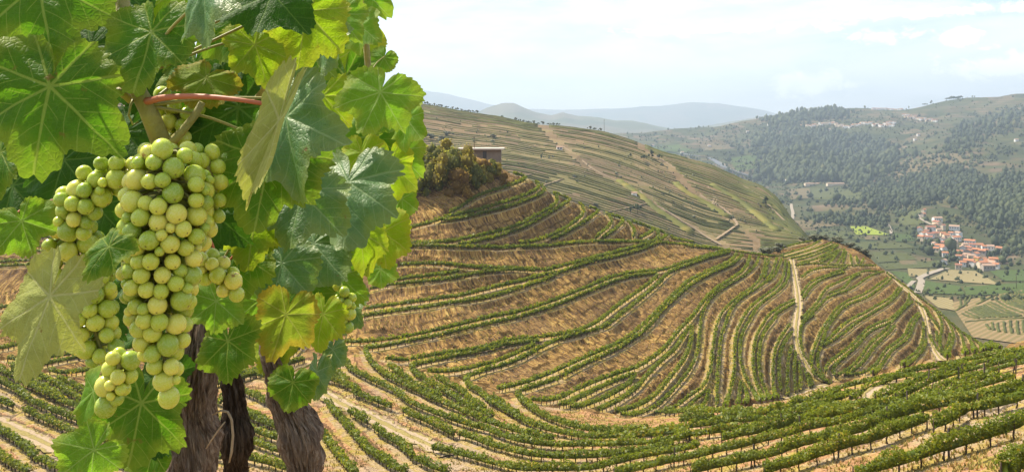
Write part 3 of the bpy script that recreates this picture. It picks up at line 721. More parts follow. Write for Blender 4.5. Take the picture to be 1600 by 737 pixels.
def extend_right(p):
    if p[-1, 0] >= 1599:                     # rows that leave the frame go on beyond it
        d = p[-1] - p[-2]; p = np.concatenate((p, [p[-1] + d / max(d[0], 1) * 110]))
    return p
ROWS = []          # (kind, world polyline)
def parse_rows(txt):
    return [np.array([tuple(map(float, q.split(','))) for q in l.split()]) for l in txt.strip().splitlines()]
hill_px, fore_px = parse_rows(HILL_ROWS), parse_rows(FORE_ROWS)
left_px = []
for src, lst in (('h', hill_px), ('f', fore_px)):
    for p in lst:                                     # the slope carries on to the left behind the vine
        q = p.copy(); q[:, 0] -= 591
        lim = 480 if src == 'h' else 250
        q = q[(q[:, 0] > -70) & (q[:, 0] < lim)]
        if len(q) >= 2 and q[:, 0].max() > -10 and q[:, 1].min() > 425: left_px.append((src, q))
for q in ('350,598 385,612 420,628', '345,622 385,642 425,662', '380,646 410,658 450,672', '388,668 420,680 470,694', '380,684 420,698 470,712', '375,712 420,722 470,738', '250,716 290,724 335,737'):
    left_px.append(('f', parse_rows(q)[0]))

def drape(patch, pts, lift_px_m=0.75, ka=0, kb=None, step_px=6, step=0.9):
    s = crspline(pts, step_px); out = []
    for x, y in s:
        g = patch.hit(x, y, ka, kb)
        out.append(patch.hit(x, y + FPX * lift_px_m / g[1], ka, kb))
    out = np.array(out)
    # a row is staked out smoothly: even out the small jumps of the survey
    for _ in range(2):
        if len(out) > 4: out[1:-1] = 0.25 * out[:-2] + 0.5 * out[1:-1] + 0.25 * out[2:]
    return resample(out, step)

for p in hill_px: ROWS.append(['hill', drape(near, p, 0.5, 4, 8), p])
for p in fore_px: ROWS.append(['fore', drape(near, extend_right(p), 0.75, 1, 5), p])
for s, p in left_px: ROWS.append(['lefthill' if s == 'h' else 'leftfore', drape(near, p, 0.7, 4 if s == 'h' else 1, 8 if s == 'h' else 5), p])

for y in range(298, 424, 21):          # the terraces go on behind the near vine
    for dy in (0, 7): ROWS.append(['hidden', drape(near, np.array([(-70, y + 10 + dy), (120, y + 2 + dy), (330, y + 5 + dy), (585, y + dy)], float), 0.5, 4, 8), None])
for q in ('245,585 345,628', '250,612 345,655', '255,642 345,684', '260,672 345,714', '300,560 420,588', '260,560 340,590'):
    ROWS.append(['hidden', drape(near, parse_rows(q)[0], 0.7, 1, 5), None])
TRACKS = [  # (points, width, first and last feature line, label words)
    ('1236,404 1239,420 1243,440 1246,460 1247,480 1245,500 1243,515 1244,530 1247,548 1256,565 1268,582 1282,592 1300,599', 2.6, 4, 8),
    ('1386,424 1398,436 1408,446 1420,456 1432,468 1440,482 1445,496 1448,514 1450,528 1458,544 1468,560 1474,566', 2.4, 4, 8),
    ('1301,600 1270,606 1240,616 1222,622', 3.0, 4, 6),
    ('500,612 540,634 580,652 620,672 650,686 680,700 700,712', 3.6, 1, 4),
    ('-60,628 -10,656 30,674 70,692 110,712', 3.6, 1, 4),
    ('1345,640 1362,622 1380,608 1390,598', 2.6, 1, 4),
]
track_lines = [(drape(near, parse_rows(t)[0], 0.0, a, b, 5, 0.8), w) for t, w, a, b in TRACKS]

# cut the terraces: level ground along every row and track, the rest is bank
pts, tan, isT = [], [], []
acc = 0.0
for r in ROWS:
    l = r[1]; pts.append(l)
    s = acc + np.arange(len(l)) * 0.9
    tan.append(s); isT.append(np.zeros(len(l))); acc = s[-1] + 13.7
for l, w in track_lines:
    pts.append(l); s = acc + np.arange(len(l)) * 0.8; tan.append(s); isT.append(np.full(len(l), w)); acc = s[-1] + 9.1
pts = np.concatenate(pts); tan = np.concatenate(tan); isT = np.concatenate(isT)
kd = KDTree(len(pts))
for i, q in enumerate(pts): kd.insert(q, i)
kd.balance()
R, C = near.Y.shape
V = np.stack((near.X, near.Y, near.Z), 2).reshape(-1, 3)
foreline = np.repeat((np.arange(R) < near.start[4]).astype(float), C)
TG = np.zeros_like(pts); o_ = 0
for l in [r_[1] for r_ in ROWS] + [a_ for a_, b_ in track_lines]:
    tg = np.gradient(l, axis=0); TG[o_:o_ + len(l)] = tg / (np.linalg.norm(tg, axis=1)[:, None] + 1e-9); o_ += len(l)
dist = np.full(len(V), 9.0); alongv = V[:, 0] * 1.0; plat = np.zeros(len(V)); trk = np.zeros(len(V)); dzv = np.zeros(len(V))
sel = (V[:, 1] > 30) & (np.abs(V[:, 0]) < V[:, 1] * 0.72)
for i in np.nonzero(sel)[0]:
    co, j, d = kd.find(V[i])
    tg = TG[j]; q0 = V[i, 0] - co[0]; q1 = V[i, 1] - co[1]; q2 = V[i, 2] - co[2]
    pr = q0 * tg[0] + q1 * tg[1] + q2 * tg[2]
    pc = pr if -0.6 < pr < 0.6 else (0.6 if pr > 0 else -0.6)
    dist[i] = d = math.sqrt(max(0.0, d * d - pc * pc)); alongv[i] = tan[j] + pr
    if isT[j] > 0: trk[i] = d / isT[j]
    else: trk[i] = 9
    dzv[i] = co[2] + pc * tg[2]
trk[~sel] = 9
sm = lambda x, a, b: (lambda t: t * t * (3 - 2 * t))(np.clip((x - a) / (b - a), 0, 1))
steep = 1 - foreline * 0.45
wflat = (1 - sm(dist, 0.85, 1.7)) * steep
wflat[~sel] = 0
V[:, 2] = V[:, 2] * (1 - wflat) + (dzv - 0.06) * wflat
n1 = nz(V, 0.16, 4, 1.0); n2 = nz(np.stack((alongv * 0.9, dist * 0.22), 1), 1.0, 3, 2.0)
rough = np.where(sel, sm(dist, 0.7, 1.6), 1.0)
V[:, 2] += ((n1 - 0.5) * 0.9 + (n2 - 0.5) * 1.3 * (1 - foreline * 0.6)) * rough
plat = 1 - sm(dist, 0.75, 1.25)
me = near.mesh('terraced_slope')
me.vertices.foreach_set('co', V.astype(np.float32).ravel()); me.update()
fattr(me, 'platform', plat); fattr(me, 'along', alongv); fattr(me, 'dist', dist); fattr(me, 'fore', foreline); fattr(me, 'track', np.clip(1.3 - trk * 1.6, 0, 1))
tag(link('terraced_slope', me, M_SOIL), kind='structure')
NEARV = V.reshape(R, C, 3)

# level bench the camera and the near vine stand on
gx = np.linspace(-14, 14, 57); gy = np.linspace(-9, 2.95, 25)
GX, GY = np.meshgrid(gx, gy); g = np.stack((GX, GY, np.zeros_like(GX)), 2).reshape(-1, 3)
g[:, 2] = -1.53 + (nz(g, 1.3, 4, 3.0) - 0.5) * 0.07
i = (np.arange(24)[:, None] * 57 + np.arange(56)[None, :]).ravel()
gm = mesh_np('terrace_ground', g, np.stack((i, i + 1, i + 58, i + 57), 1))
for nme, val in (('platform', 0.4), ('dist', 1.0), ('fore', 1.0), ('track', 0.0)): fattr(gm, nme, np.full(len(g), val))
fattr(gm, 'along', g[:, 0])
tag(link('terrace_ground', gm, M_SOIL), kind='structure')

def ribbon(line, w, lift, edge_noise=0.12, taper=False):
    l = np.asarray(line); T = np.gradient(l, axis=0); T[:, 2] = 0; T /= np.linalg.norm(T, axis=1)[:, None] + 1e-9
    N = np.stack((-T[:, 1], T[:, 0], np.zeros(len(l))), 1); Vs = []
    for q in (-1, -0.5, 0, 0.5, 1):
        e = w / 2 * (q + (edge_noise * (rng.random(len(l)) - 0.5) * abs(q)))
        v = l + N * e[:, None]; v[:, 2] += lift + 0.05 * (1 - abs(q)); Vs.append(v)
    Vv = np.concatenate(Vs); m = len(l); i = np.arange(m - 1); F = []
    for k in range(4): F.append(np.stack((k * m + i, k * m + i + 1, (k + 1) * m + i + 1, (k + 1) * m + i), 1))
    return Vv, [np.concatenate(F)]
for l, w in track_lines:
    v, f = ribbon(l, w * 0.7, 0.07, 0.7)
    tm = mesh_np('dirt_track', v, f); fattr(tm, 'across', np.repeat((-1, -0.5, 0, 0.5, 1), len(l)))
    tag(link('dirt_track', tm, M_TRACK), kind='structure')
# ------------------------------------------------------------------ vine rows
def leaf_cards(c, n, size, r):
    """bent quads: centres c, outward directions n, sizes; returns verts and quads"""
    m = len(c)
    n = n + r.normal(0, 0.55, (m, 3)); n /= np.linalg.norm(n, axis=1)[:, None]
    a = np.cross(n, r.normal(0, 1, (m, 3))); a /= np.linalg.norm(a, axis=1)[:, None] + 1e-9
    b = np.cross(n, a)
    s = (size * r.uniform(0.65, 1.35, m))[:, None]
    V = np.stack((c - a * s * 0.6, c - b * s * 0.5 + n * s * 0.18, c + a * s * 0.6, c + b * s * 0.5 + n * s * 0.12), 1).reshape(-1, 3)
    i = np.arange(m) * 4
    return V, np.stack((i, i + 1, i + 2, i + 3), 1)

def row_foliage(line, seed, hgt=1.62, wid=0.62, size=0.2, cover=1.1, gaps=True):
    r = np.random.default_rng(seed)
    L = np.linalg.norm(np.diff(line, axis=0), axis=1).sum()
    n = max(12, int(L * (2 * (hgt - 0.45) + wid) * cover / (size * size)))
    d = np.concatenate(([0], np.cumsum(np.linalg.norm(np.diff(line, axis=0), axis=1))))
    s = r.random(n) * L
    c = np.stack([np.interp(s, d, line[:, k]) for k in range(3)], 1)
    T = np.gradient(line, axis=0); T[:, 2] = 0; T /= np.linalg.norm(T, axis=1)[:, None] + 1e-9
    t = np.stack([np.interp(s, d, T[:, k]) for k in range(3)], 1)
    N = np.stack((-t[:, 1], t[:, 0], np.zeros(n)), 1)
    one = np.stack((s, np.full(n, seed * 3.7)), 1)
    lump = nz(one, 0.75, 3, 1.3); slow = nz(one, 0.16, 2, 5.1)
    la = 1.0 if gaps else 0.5
    H = hgt * (1 + (lump - 0.5) * 0.85 * la); Wd = wid * (1 + (nz(one, 1.0, 3, 2.2) - 0.5) * 1.15 * la); lo = hgt * (0.22 + 0.25 * nz(one, 0.9, 2, 7.7))
    # points over the hull of an upright rounded hedge
    th = r.uniform(-0.5, np.pi + 0.5, n)
    rad = r.uniform(0.72, 1.06, n)
    x = np.cos(th) * Wd * 0.5 * rad
    ht = np.where(np.sin(th) > 0, np.abs(np.sin(th)) ** 0.55, -0.9 * np.abs(np.sin(th)))
    mid = (H + lo) / 2; half = (H - lo) / 2
    ht = r.uniform(-1, 1, n) * 0.55 + ht * 0.45
    z = mid + half * np.clip(ht, -1, 1.05) * rad
    c = c + N * x[:, None]; c[:, 2] += z
    out = N * np.cos(th)[:, None]; out[:, 2] += np.sin(th) * 0.7 + 0.15
    keep = np.ones(n, bool)
    if gaps: keep = (slow > 0.17) | (r.random(n) < 0.25)
    c, out, z, slow = c[keep], out[keep], z[keep], slow[keep]
    V, Q = leaf_cards(c, out, size, r)
    var = 0.34 + 0.42 * r.random(len(c)) + 0.30 * (slow - 0.5)
    ye = r.random(len(c)) < np.clip((slow - 0.50) * 0.55, 0.012, 0.4)
    var = np.where(ye, r.uniform(0.78, 1.0, len(c)), var)
    var = np.repeat(var, 4)
    # inner leaf mass, its dark tone carrying the shade inside the hedge
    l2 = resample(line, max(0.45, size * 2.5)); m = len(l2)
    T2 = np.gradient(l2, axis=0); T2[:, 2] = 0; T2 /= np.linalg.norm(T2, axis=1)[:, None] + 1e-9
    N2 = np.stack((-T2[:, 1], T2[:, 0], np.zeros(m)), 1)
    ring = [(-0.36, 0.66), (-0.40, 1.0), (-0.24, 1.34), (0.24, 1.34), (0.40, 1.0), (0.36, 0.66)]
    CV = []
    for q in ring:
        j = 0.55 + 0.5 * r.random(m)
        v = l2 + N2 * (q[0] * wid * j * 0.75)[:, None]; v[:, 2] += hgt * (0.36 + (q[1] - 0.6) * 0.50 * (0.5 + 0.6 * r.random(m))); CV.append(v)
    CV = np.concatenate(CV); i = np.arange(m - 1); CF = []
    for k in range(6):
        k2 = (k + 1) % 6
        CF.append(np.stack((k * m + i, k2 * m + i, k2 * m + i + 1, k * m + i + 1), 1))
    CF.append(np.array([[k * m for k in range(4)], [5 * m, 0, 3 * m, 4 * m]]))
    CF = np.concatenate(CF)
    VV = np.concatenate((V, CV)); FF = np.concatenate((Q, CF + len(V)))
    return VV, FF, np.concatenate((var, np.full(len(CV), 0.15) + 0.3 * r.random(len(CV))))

trunk_meshes = []
for k in range(5):
    rr = random.Random(k)
    p = [(0, 0, -0.25)]
    x = y = 0
    for q in range(1, 6):
        x += rr.uniform(-.05, .05); y += rr.uniform(-.05, .05); p.append((x, y, -0.25 + q * 0.26))
    v, f = tube_arrays(p, [0.075, 0.062, 0.05, 0.055, 0.045, 0.03], 6)
    trunk_meshes.append(mesh_np('vine_trunk', v, f)); trunk_meshes[-1].materials.append(M_TRUNK)
pv, pf = join_arrays([box_arrays((0, 0, 0.75), (0.09, 0.09, 2.1)), box_arrays((0, 0, 1.815), (0.075, 0.075, 0.03))])
post_mesh = mesh_np('post', pv, pf, False); post_mesh.materials.append(plain('grey_post_wood', (0.10, 0.085, 0.07), 0.9, 0.1, 0.3, 8))

ORD = ['first', 'second', 'third', 'fourth', 'fifth', 'sixth', 'seventh', 'eighth', 'ninth', 'tenth', 'eleventh', 'twelfth', 'thirteenth', 'fourteenth', 'fifteenth', 'sixteenth', 'seventeenth', 'eighteenth', 'nineteenth', 'twentieth',
       'twenty-first', 'twenty-second', 'twenty-third', 'twenty-fourth', 'twenty-fifth', 'twenty-sixth', 'twenty-seventh', 'twenty-eighth', 'twenty-ninth', 'thirtieth', 'thirty-first', 'thirty-second', 'thirty-third', 'thirty-fourth', 'thirty-fifth', 'thirty-sixth', 'thirty-seventh', 'thirty-eighth', 'thirty-ninth', 'fortieth']
def ORDL(i):
    i += 1
    if i <= 40: return ORD[i - 1]
    return {50: 'fiftieth', 60: 'sixtieth'}.get(i) or (('forty-', 'fifty-', 'sixty-')[i // 10 - 4] + ORD[i % 10 - 1])
ZONES = {
    'knoll': ('vine row curling round the brown knoll under the bushes, %s from its top', 'y'),
    'brown': ('vine row on the broad brown terraces left of the track, %s from the top', 'y'),
    'fold': ('vine row falling down the fold left of the pale track, %s from the left', 'x'),
    'cap': ('short vine row on the rounded hilltop above the pale track, %s from the left', 'x'),
    'right': ('vine row between the pale track and the ridge path, %s from the top', 'y'),
    'spur': ('vine row right of the ridge path on the hill end, %s from the left', 'x'),
    'sweep': ('vine row sweeping round the foot of the hill, %s from the top', 'y'),
    'fan': ('vine row in the fan climbing to the right edge, %s from the top', 'y'),
    'near': ('large vine row across the lower right corner, %s from the top', 'y'),
    'gully': ('vine row beside the sandy lane right of the vine trunks, %s from the left', 'x'),
    'lh': ('distant vine row glimpsed left behind the grapes, %s from the top', 'y'),
    'lf': ('vine row below the grapes at the left edge, %s from the top', 'y')}
GROUPS = {'knoll': 'vine rows on the brown terraced hill', 'brown': 'vine rows on the brown terraced hill', 'fold': 'vine rows on the brown terraced hill', 'cap': 'vine rows on the brown terraced hill',
          'right': 'vine rows on the brown terraced hill', 'spur': 'vine rows on the brown terraced hill', 'sweep': 'vine rows of the near slope', 'fan': 'vine rows of the near slope', 'near': 'vine rows of the near slope',
          'gully': 'vine rows of the near slope', 'lh': 'vine rows seen left of the vine', 'lf': 'vine rows seen left of the vine'}
def zone(kind, p):
    mx, my = p[:, 0].mean(), p[:, 1].mean()
    if kind == 'lefthill': return 'lh'
    if kind == 'leftfore': return 'lf'
    if kind == 'hill':
        if p[:, 1].max() < 412 and p[:, 0].min() > 1215: return 'cap'
        if mx < 1045 and p[:, 1].max() < 392: return 'knoll'
        if p[:, 0].min() > 1395 and my > 440 and mx > 1420: return 'spur'
        if mx > 1243 and p[:, 0].min() > 1234: return 'right'
        if p[:, 0].min() > 1040 or (mx > 1080): return 'fold'
        return 'brown'
    if p[:, 0].min() > 1225 and p[:, 1].max() < 622: return 'fan'
    if p[:, 0].min() > 1040 and my > 640: return 'near'
    if mx < 650 or (p[:, 0].max() < 720 and my > 640): return 'gully'
    return 'sweep'
zl = {}
for i, (k, l, p) in enumerate(ROWS):
    if k != 'hidden': zl.setdefault(zone(k, p), []).append(i)
hid = []
lab = {}
for z, ids in zl.items():
    ids.sort(key=lambda i: ROWS[i][2][:, 1 if ZONES[z][1] == 'y' else 0].mean())
    for n, i in enumerate(ids): lab[i] = (ZONES[z][0] % ORD[min(n, 39)], GROUPS[z])
for i, (k, line, p) in enumerate(ROWS):
    if len(line) < 3: continue
    if k == 'hidden':
        hid.append(row_foliage(line, 100 + i, 1.2, 0.65, 0.36, 0.8, False)); continue
    Ym = line[:, 1].mean()
    cap = zone(k, p) == 'cap'
    size = float(np.clip(Ym * (0.0024 if k in ('fore', 'leftfore') else 0.0020), 0.10, 0.40))
    fore = k in ('fore', 'leftfore')
    l = line.copy(); l[:, 2] -= 0.02
    org = l[len(l) // 2].copy()
    root = empty('vine_row', org)
    tag(root, lab[i][0], 'vine row', lab[i][1])
    zn = zone(k, p); hgt = 0.8 if cap else ({'fan': 0.95, 'sweep': 1.2, 'near': 1.5}.get(zn, 1.35) if fore else (0.90 if zn in ('fold', 'right', 'spur') else 1.2))
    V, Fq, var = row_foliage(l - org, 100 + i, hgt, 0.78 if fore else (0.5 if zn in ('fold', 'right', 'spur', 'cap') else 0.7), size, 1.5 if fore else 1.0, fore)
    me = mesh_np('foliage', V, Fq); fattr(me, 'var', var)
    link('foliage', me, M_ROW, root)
    if cap: continue
    L = len(l) * 0.9
    stem_pts = resample(l - org, 1.25 if fore else 1.6)
    if Ym < 84 and fore:
        for j, q in enumerate(stem_pts):
            o = link('vine_trunk', trunk_meshes[j % 5], None, root); o.location = q + np.array((rng.uniform(-.1, .1), rng.uniform(-.1, .1), 0))
            o.rotation_euler = (0, 0, rng.uniform(0, 6.28))
            if j % 9 == 4:
                o = link('post', post_mesh, None, root); o.location = q + np.array((0.3, 0.05, 0)); o.rotation_euler = (rng.normal(0, .03), rng.normal(0, .03), rng.uniform(0, 1.5))
    else:
        parts = [box_arrays((q[0], q[1], q[2] + 0.3), (0.11, 0.11, 0.95)) for q in stem_pts]
        v, f = join_arrays(parts)
        tag(link('vine_trunks', mesh_np('vine_trunks', v, f, False), M_TRUNK, root), kind='stuff')

hv, hf = join_arrays([(a_, [b_]) for a_, b_, c_ in hid]); me = mesh_np('hidden_vine_rows', hv, hf); fattr(me, 'var', np.concatenate([c_ for a_, b_, c_ in hid]))
tag(link('hidden_vine_rows', me, M_ROW), 'vine rows carrying on behind the near vine leaves', 'vine rows', kind='stuff')

# dry grass and stones between the near rows
def near_at(px, fr):
    c = np.interp(px, near.cols, np.arange(len(near.cols))); return NEARV[int(fr), int(c)]
def grass_field(name, n, ra, rb, h0, h1, thr, seed, bank=False):
    r = np.random.default_rng(seed)
    rows_ = r.integers(ra, rb, n); cols_ = r.integers(20, len(near.cols) - 22, n)
    a = NEARV[rows_, cols_]; b = NEARV[rows_ + 1, cols_ + 1]; c = NEARV[rows_, cols_ + 1]
    u, w = r.random(n)[:, None], r.random(n)[:, None]
    base = a + (c - a) * u + (b - c) * w
    clump = nz(base, 0.12, 3, 4.0) + 0.3 * nz(base, 0.7, 2, 1.0)
    ok = clump > thr
    if bank: ok &= dist.reshape(R, C)[rows_, cols_] > 0.9
    base = base[ok]; n = len(base)
    h = r.uniform(h0, h1, n); k = 3
    tri = []
    for j in range(k):
        ang = r.uniform(0, 6.28, n); d = np.stack((np.cos(ang), np.sin(ang), np.zeros(n)), 1)
        s = np.stack((-d[:, 1], d[:, 0], np.zeros(n)), 1) * (h * 0.25)[:, None]
        tip = base + d * (h * 0.6)[:, None]; tip[:, 2] += h
        tri.append(np.stack((base - s, base + s, tip), 1))
    V = np.concatenate(tri).reshape(-1, 3); F = np.arange(len(V)).reshape(-1, 3)
    me = mesh_np(name, V, F, False); fattr(me, 'var', np.repeat(r.random(n * k), 3))
    return me
def stones(n, ra, rb, s0, s1, seed):
    r = np.random.default_rng(seed); rows_ = r.integers(ra, rb, n); cols_ = r.integers(20, len(near.cols) - 22, n)
    a = NEARV[rows_, cols_]; b = NEARV[rows_ + 1, cols_ + 1]; u = r.random(n)[:, None]; base = a + (b - a) * u
    ok = nz(base, 0.09, 3, 8.0) + 0.2 * r.random(n) > 0.56; base = base[ok]; n = len(base)
    T0 = np.array([(1, 0, -.3), (-.5, .87, -.3), (-.5, -.87, -.3), (0.1, 0.1, 0.6)])
    V = T0[None] * r.uniform(0.6, 1.3, (n, 4, 3)) * (r.uniform(s0, s1, n))[:, None, None] + base[:, None, :]
    F = np.array([(0, 1, 3), (1, 2, 3), (2, 0, 3)])[None] + (np.arange(n) * 4)[:, None, None]
    return mesh_np('rubble', V.reshape(-1, 3), F.reshape(-1, 3), False)
t = NT('dry_grass')
c = t.ramp(t.attr('var'), [(0.0, (0.13, 0.14, 0.03)), (0.45, (0.30, 0.25, 0.06)), (0.8, (0.46, 0.34, 0.13)), (1.0, (0.40, 0.20, 0.07))])
M_GRASS = t.done(t.mixs(0.3, t.bsdf(c, 0.8, 0.1), t.transl(c)))
tag(link('dry_grass', grass_field('dry_grass', 26000, near.start[2] - 3, near.start[4], 0.10, 0.30, 0.60, 5), M_GRASS), 'dry straw-coloured grass scattered between the near vine rows', 'grass', kind='stuff')
tag(link('bank_weeds', grass_field('bank_weeds', 24000, near.start[5], near.start[8] - 2, 0.18, 0.5, 0.63, 6, True), M_GRASS), 'dry weeds and tufts on the brown terrace banks', 'weeds', kind='stuff')
M_RUB = plain('schist_rubble', (0.27, 0.19, 0.125), 0.95, 0.1, 0.5, 1.3)
tag(link('rubble', stones(22000, near.start[5], near.start[8] - 2, 0.08, 0.24, 11), M_RUB), 'loose schist rubble on the terrace banks', 'rubble', kind='stuff')
tag(link('rubble', stones(9000, near.start[2] - 3, near.start[4], 0.04, 0.12, 12), M_RUB), 'loose stones on the soil between the near vine rows', 'rubble', kind='stuff')
# ------------------------------------------------------------------ far hillside, valley and mountains
def mat_far(name, cols, s1, s2, stripes=None):
    t = NT(name)
    p = t.pos()
    big = t.noise(p, s1, 4, 0.62, 0.6); med = t.noise(p, s2, 5, 0.65); cell = t.voro(t.map(p, (1, 1, 2.2)), s1 * 2.4, 'F1', 'Color')
    cs = t.sep(cell)[0]
    k = t.rng(t.math('ADD', t.math('MULTIPLY', big, 0.55), t.math('MULTIPLY', cs, 0.45)), 0.27, 0.73, 0.0, 1.0, False)
    c = t.ramp(k, [(0.1 + 0.8 * i / (len(cols) - 1), col) for i, col in enumerate(cols)])
    c = t.mix(t.math('MULTIPLY', t.rng(med, 0.45, 0.65), 0.45), c, tuple(v * 0.55 for v in cols[0]))
    if stripes:
        z = t.math('ADD', t.sep(p)[2], t.math('MULTIPLY', t.noise(p, 0.02, 2, 0.5), 6.0))
        w = t.math('FRACT', t.math('MULTIPLY', z, 1.0 / stripes))
        c = t.mix(t.math('MULTIPLY', t.rng(w, 0.5, 0.7), 0.65), c, (0.042, 0.056, 0.019))
    return t.done(t.bsdf(c, 0.95, 0.1, t.bump(t.noise(p, 0.35, 4, 0.6), 0.6, 1.2)))

me = back.mesh('far_hillside')
bv = np.stack((back.X, back.Y, back.Z), 2).reshape(-1, 3)
bv[:, 2] += (nz(bv[:, :2], 0.02, 4, 9.0) - 0.5) * 3.0
me.vertices.foreach_set('co', bv.astype(np.float32).ravel()); me.update()
BACKV = bv.reshape(back.Y.shape + (3,))
M_BACK = mat_far('far_hillside_soil', [(0.18, 0.125, 0.065), (0.13, 0.095, 0.05), (0.21, 0.155, 0.075), (0.15, 0.13, 0.05)], 0.010, 0.06)
tag(link('far_hillside', me, M_BACK), kind='structure')
me = far.mesh('valley')
fv = np.stack((far.X, far.Y, far.Z), 2).reshape(-1, 3)
amp = np.clip((fv[:, 1] - 1300) / 1500, 0.04, 1.0) * np.clip((3500 - fv[:, 1]) / 300, 0.15, 1)
fv[:, 2] += (nz(fv[:, :2], 0.0035, 5, 2.0) - 0.5) * 95 * amp
fv[:, 2] += (nz(fv[:, :2], 0.011, 4, 6.0) - 0.5) * 34 * amp
fv[:, 2] = np.maximum(fv[:, 2], -159.4)
me.vertices.foreach_set('co', fv.astype(np.float32).ravel()); me.update()
FARV = fv.reshape(far.Y.shape + (3,))
far.Z = FARV[:, :, 2]; far.PY = HY - far.Z * FPX / far.Y
M_VAL = mat_far('valley_slopes', [(0.032, 0.040, 0.014), (0.055, 0.062, 0.019), (0.115, 0.080, 0.045), (0.042, 0.052, 0.017), (0.080, 0.078, 0.027), (0.135, 0.098, 0.058)], 0.0052, 0.03, 9.0)
tag(link('valley', me, M_VAL), kind='structure')
gp = np.array([(-16500, -2500, -160), (16500, -2500, -160), (16500, 15200, -160), (-16500, 15200, -160)], float)
tag(link('ground', mesh_np('ground', gp, np.array([[0, 1, 2, 3]])), M_VAL), kind='structure')

def mountain(pts, Y, depth, seed, mat):
    a = np.array(pts, float); px = np.arange(a[0, 0], a[-1, 0] + 1, 6.0); py = np.interp(px, a[:, 0], a[:, 1])
    py += (nz(np.stack((px, px * 0), 1), 0.05, 4, seed) - 0.5) * 3.0
    X = (px - 800) * Y / FPX; Z = (HY - py) * Y / FPX; n = len(px); rows_ = []
    for s in np.linspace(-1, 1, 17):
        f = 1 - abs(s) ** 0.8
        y = Y + s * depth; z = -160 + (Z + 160) * f
        v = np.stack((X * (1 + 0.0 * s), np.full(n, y), z), 1)
        v[:, 2] += (nz(v[:, :2], 0.0016, 4, seed) - 0.5) * 260 * min(f, 1 - f) * (Y / 8000)
        v[:, 2] = np.maximum(v[:, 2], -159.8); rows_.append(v)
    Vm = np.concatenate(rows_); i = (np.arange(16)[:, None] * n + np.arange(n - 1)[None, :]).ravel()
    tag(link('mountain', mesh_np('mountain', Vm, np.stack((i, i + 1, i + n + 1, i + n), 1)), mat), kind='structure')
M_MT = mat_far('mountain_slopes', [(0.06, 0.075, 0.03), (0.09, 0.095, 0.04), (0.12, 0.105, 0.06)], 0.0012, 0.006)
mountain([(640, 225), (700, 200), (745, 177), (765, 167), (785, 161), (803, 161), (830, 173), (860, 181), (880, 176), (900, 181), (930, 183), (960, 188), (990, 189), (1030, 198), (1060, 203), (1100, 212), (1160, 225)], 6300, 1500, 1.0, M_MT)
mountain([(-200, 120), (300, 116), (500, 120), (600, 133), (650, 140), (700, 147), (760, 162), (800, 170), (880, 172), (960, 169), (1020, 166), (1080, 160), (1120, 161), (1190, 172), (1230, 182), (1300, 195), (1400, 215)], 13200, 1900, 2.0, M_MT)
mountain([(1000, 215), (1040, 206), (1100, 197), (1160, 187), (1200, 181), (1240, 173), (1270, 168), (1300, 169), (1340, 176), (1420, 200)], 7600, 1500, 3.0, M_MT)

# vine rows of the far hillside: they follow the slope's own level lines
M_FROW = mat_foliage('far_row_foliage', (0.045, 0.056, 0.010), (0.105, 0.120, 0.018), (0.20, 0.20, 0.030), (0.36, 0.29, 0.05), 0.4, 0.7)
def hedge_strip(l, w, h, seed):
    r = np.random.default_rng(seed); m = len(l)
    T = np.gradient(l, axis=0); T[:, 2] = 0; T /= np.linalg.norm(T, axis=1)[:, None] + 1e-9
    N = np.stack((-T[:, 1], T[:, 0], np.zeros(m)), 1)
    Vs = []
    for q in ((-0.5, -0.4), (-0.4, 0.75), (0.4, 0.8), (0.5, -0.4)):
        v = l + N * (q[0] * w * (0.7 + 0.6 * r.random(m)))[:, None]; v[:, 2] += h * q[1] * (0.75 + 0.5 * r.random(m)) if q[1] > 0 else h * q[1]
        Vs.append(v)
    i = np.arange(m - 1); F = [np.stack((k * m + i, k * m + i + 1, (k + 1) * m + i + 1, (k + 1) * m + i), 1) for k in range(3)]
    F.append(np.array([[0, m, 2 * m, 3 * m], [m - 1, 4 * m - 1, 3 * m - 1, 2 * m - 1]]))
    V_ = np.concatenate(Vs)
    return V_, np.concatenate(F), np.tile(np.clip(0.45 + 0.5 * (nz(l, 0.05, 3, seed * .37) - 0.5) + 0.25 * (r.random(m) - 0.5), 0, 1), 4)
R0, R2, R3 = back.start[1], back.start[2], back.start[3]
cc = back.cols
def back_line(rowf, px0, px1, step=6.0):
    px = np.arange(px0, px1 + 1, step); out = []
    for x in px:
        c = np.interp(x, cc, np.arange(len(cc))); i = int(c); f = c - i; r = int(rowf); g = rowf - r
        a = BACKV[r, i] * (1 - f) + BACKV[r, i + 1] * f; b = BACKV[r + 1, i] * (1 - f) + BACKV[r + 1, i + 1] * f
        out.append(a * (1 - g) + b * g)
    return np.array(out)
brow = []
r = np.random.default_rng(21)
def p1x(py): return np.interp(py, [200, 230, 262, 274, 287, 306, 316, 330, 345, 357, 380], [850, 880, 923, 944, 970, 1010, 1016, 1034, 1060, 1085, 1130])   # first long path
def p3x(py): return np.interp(py, [230, 262, 286, 305, 325, 345, 375], [1000, 1049, 1070, 1092, 1115, 1145, 1180])
hid_back = []
fr = R0 + 1.0
nrow = 0
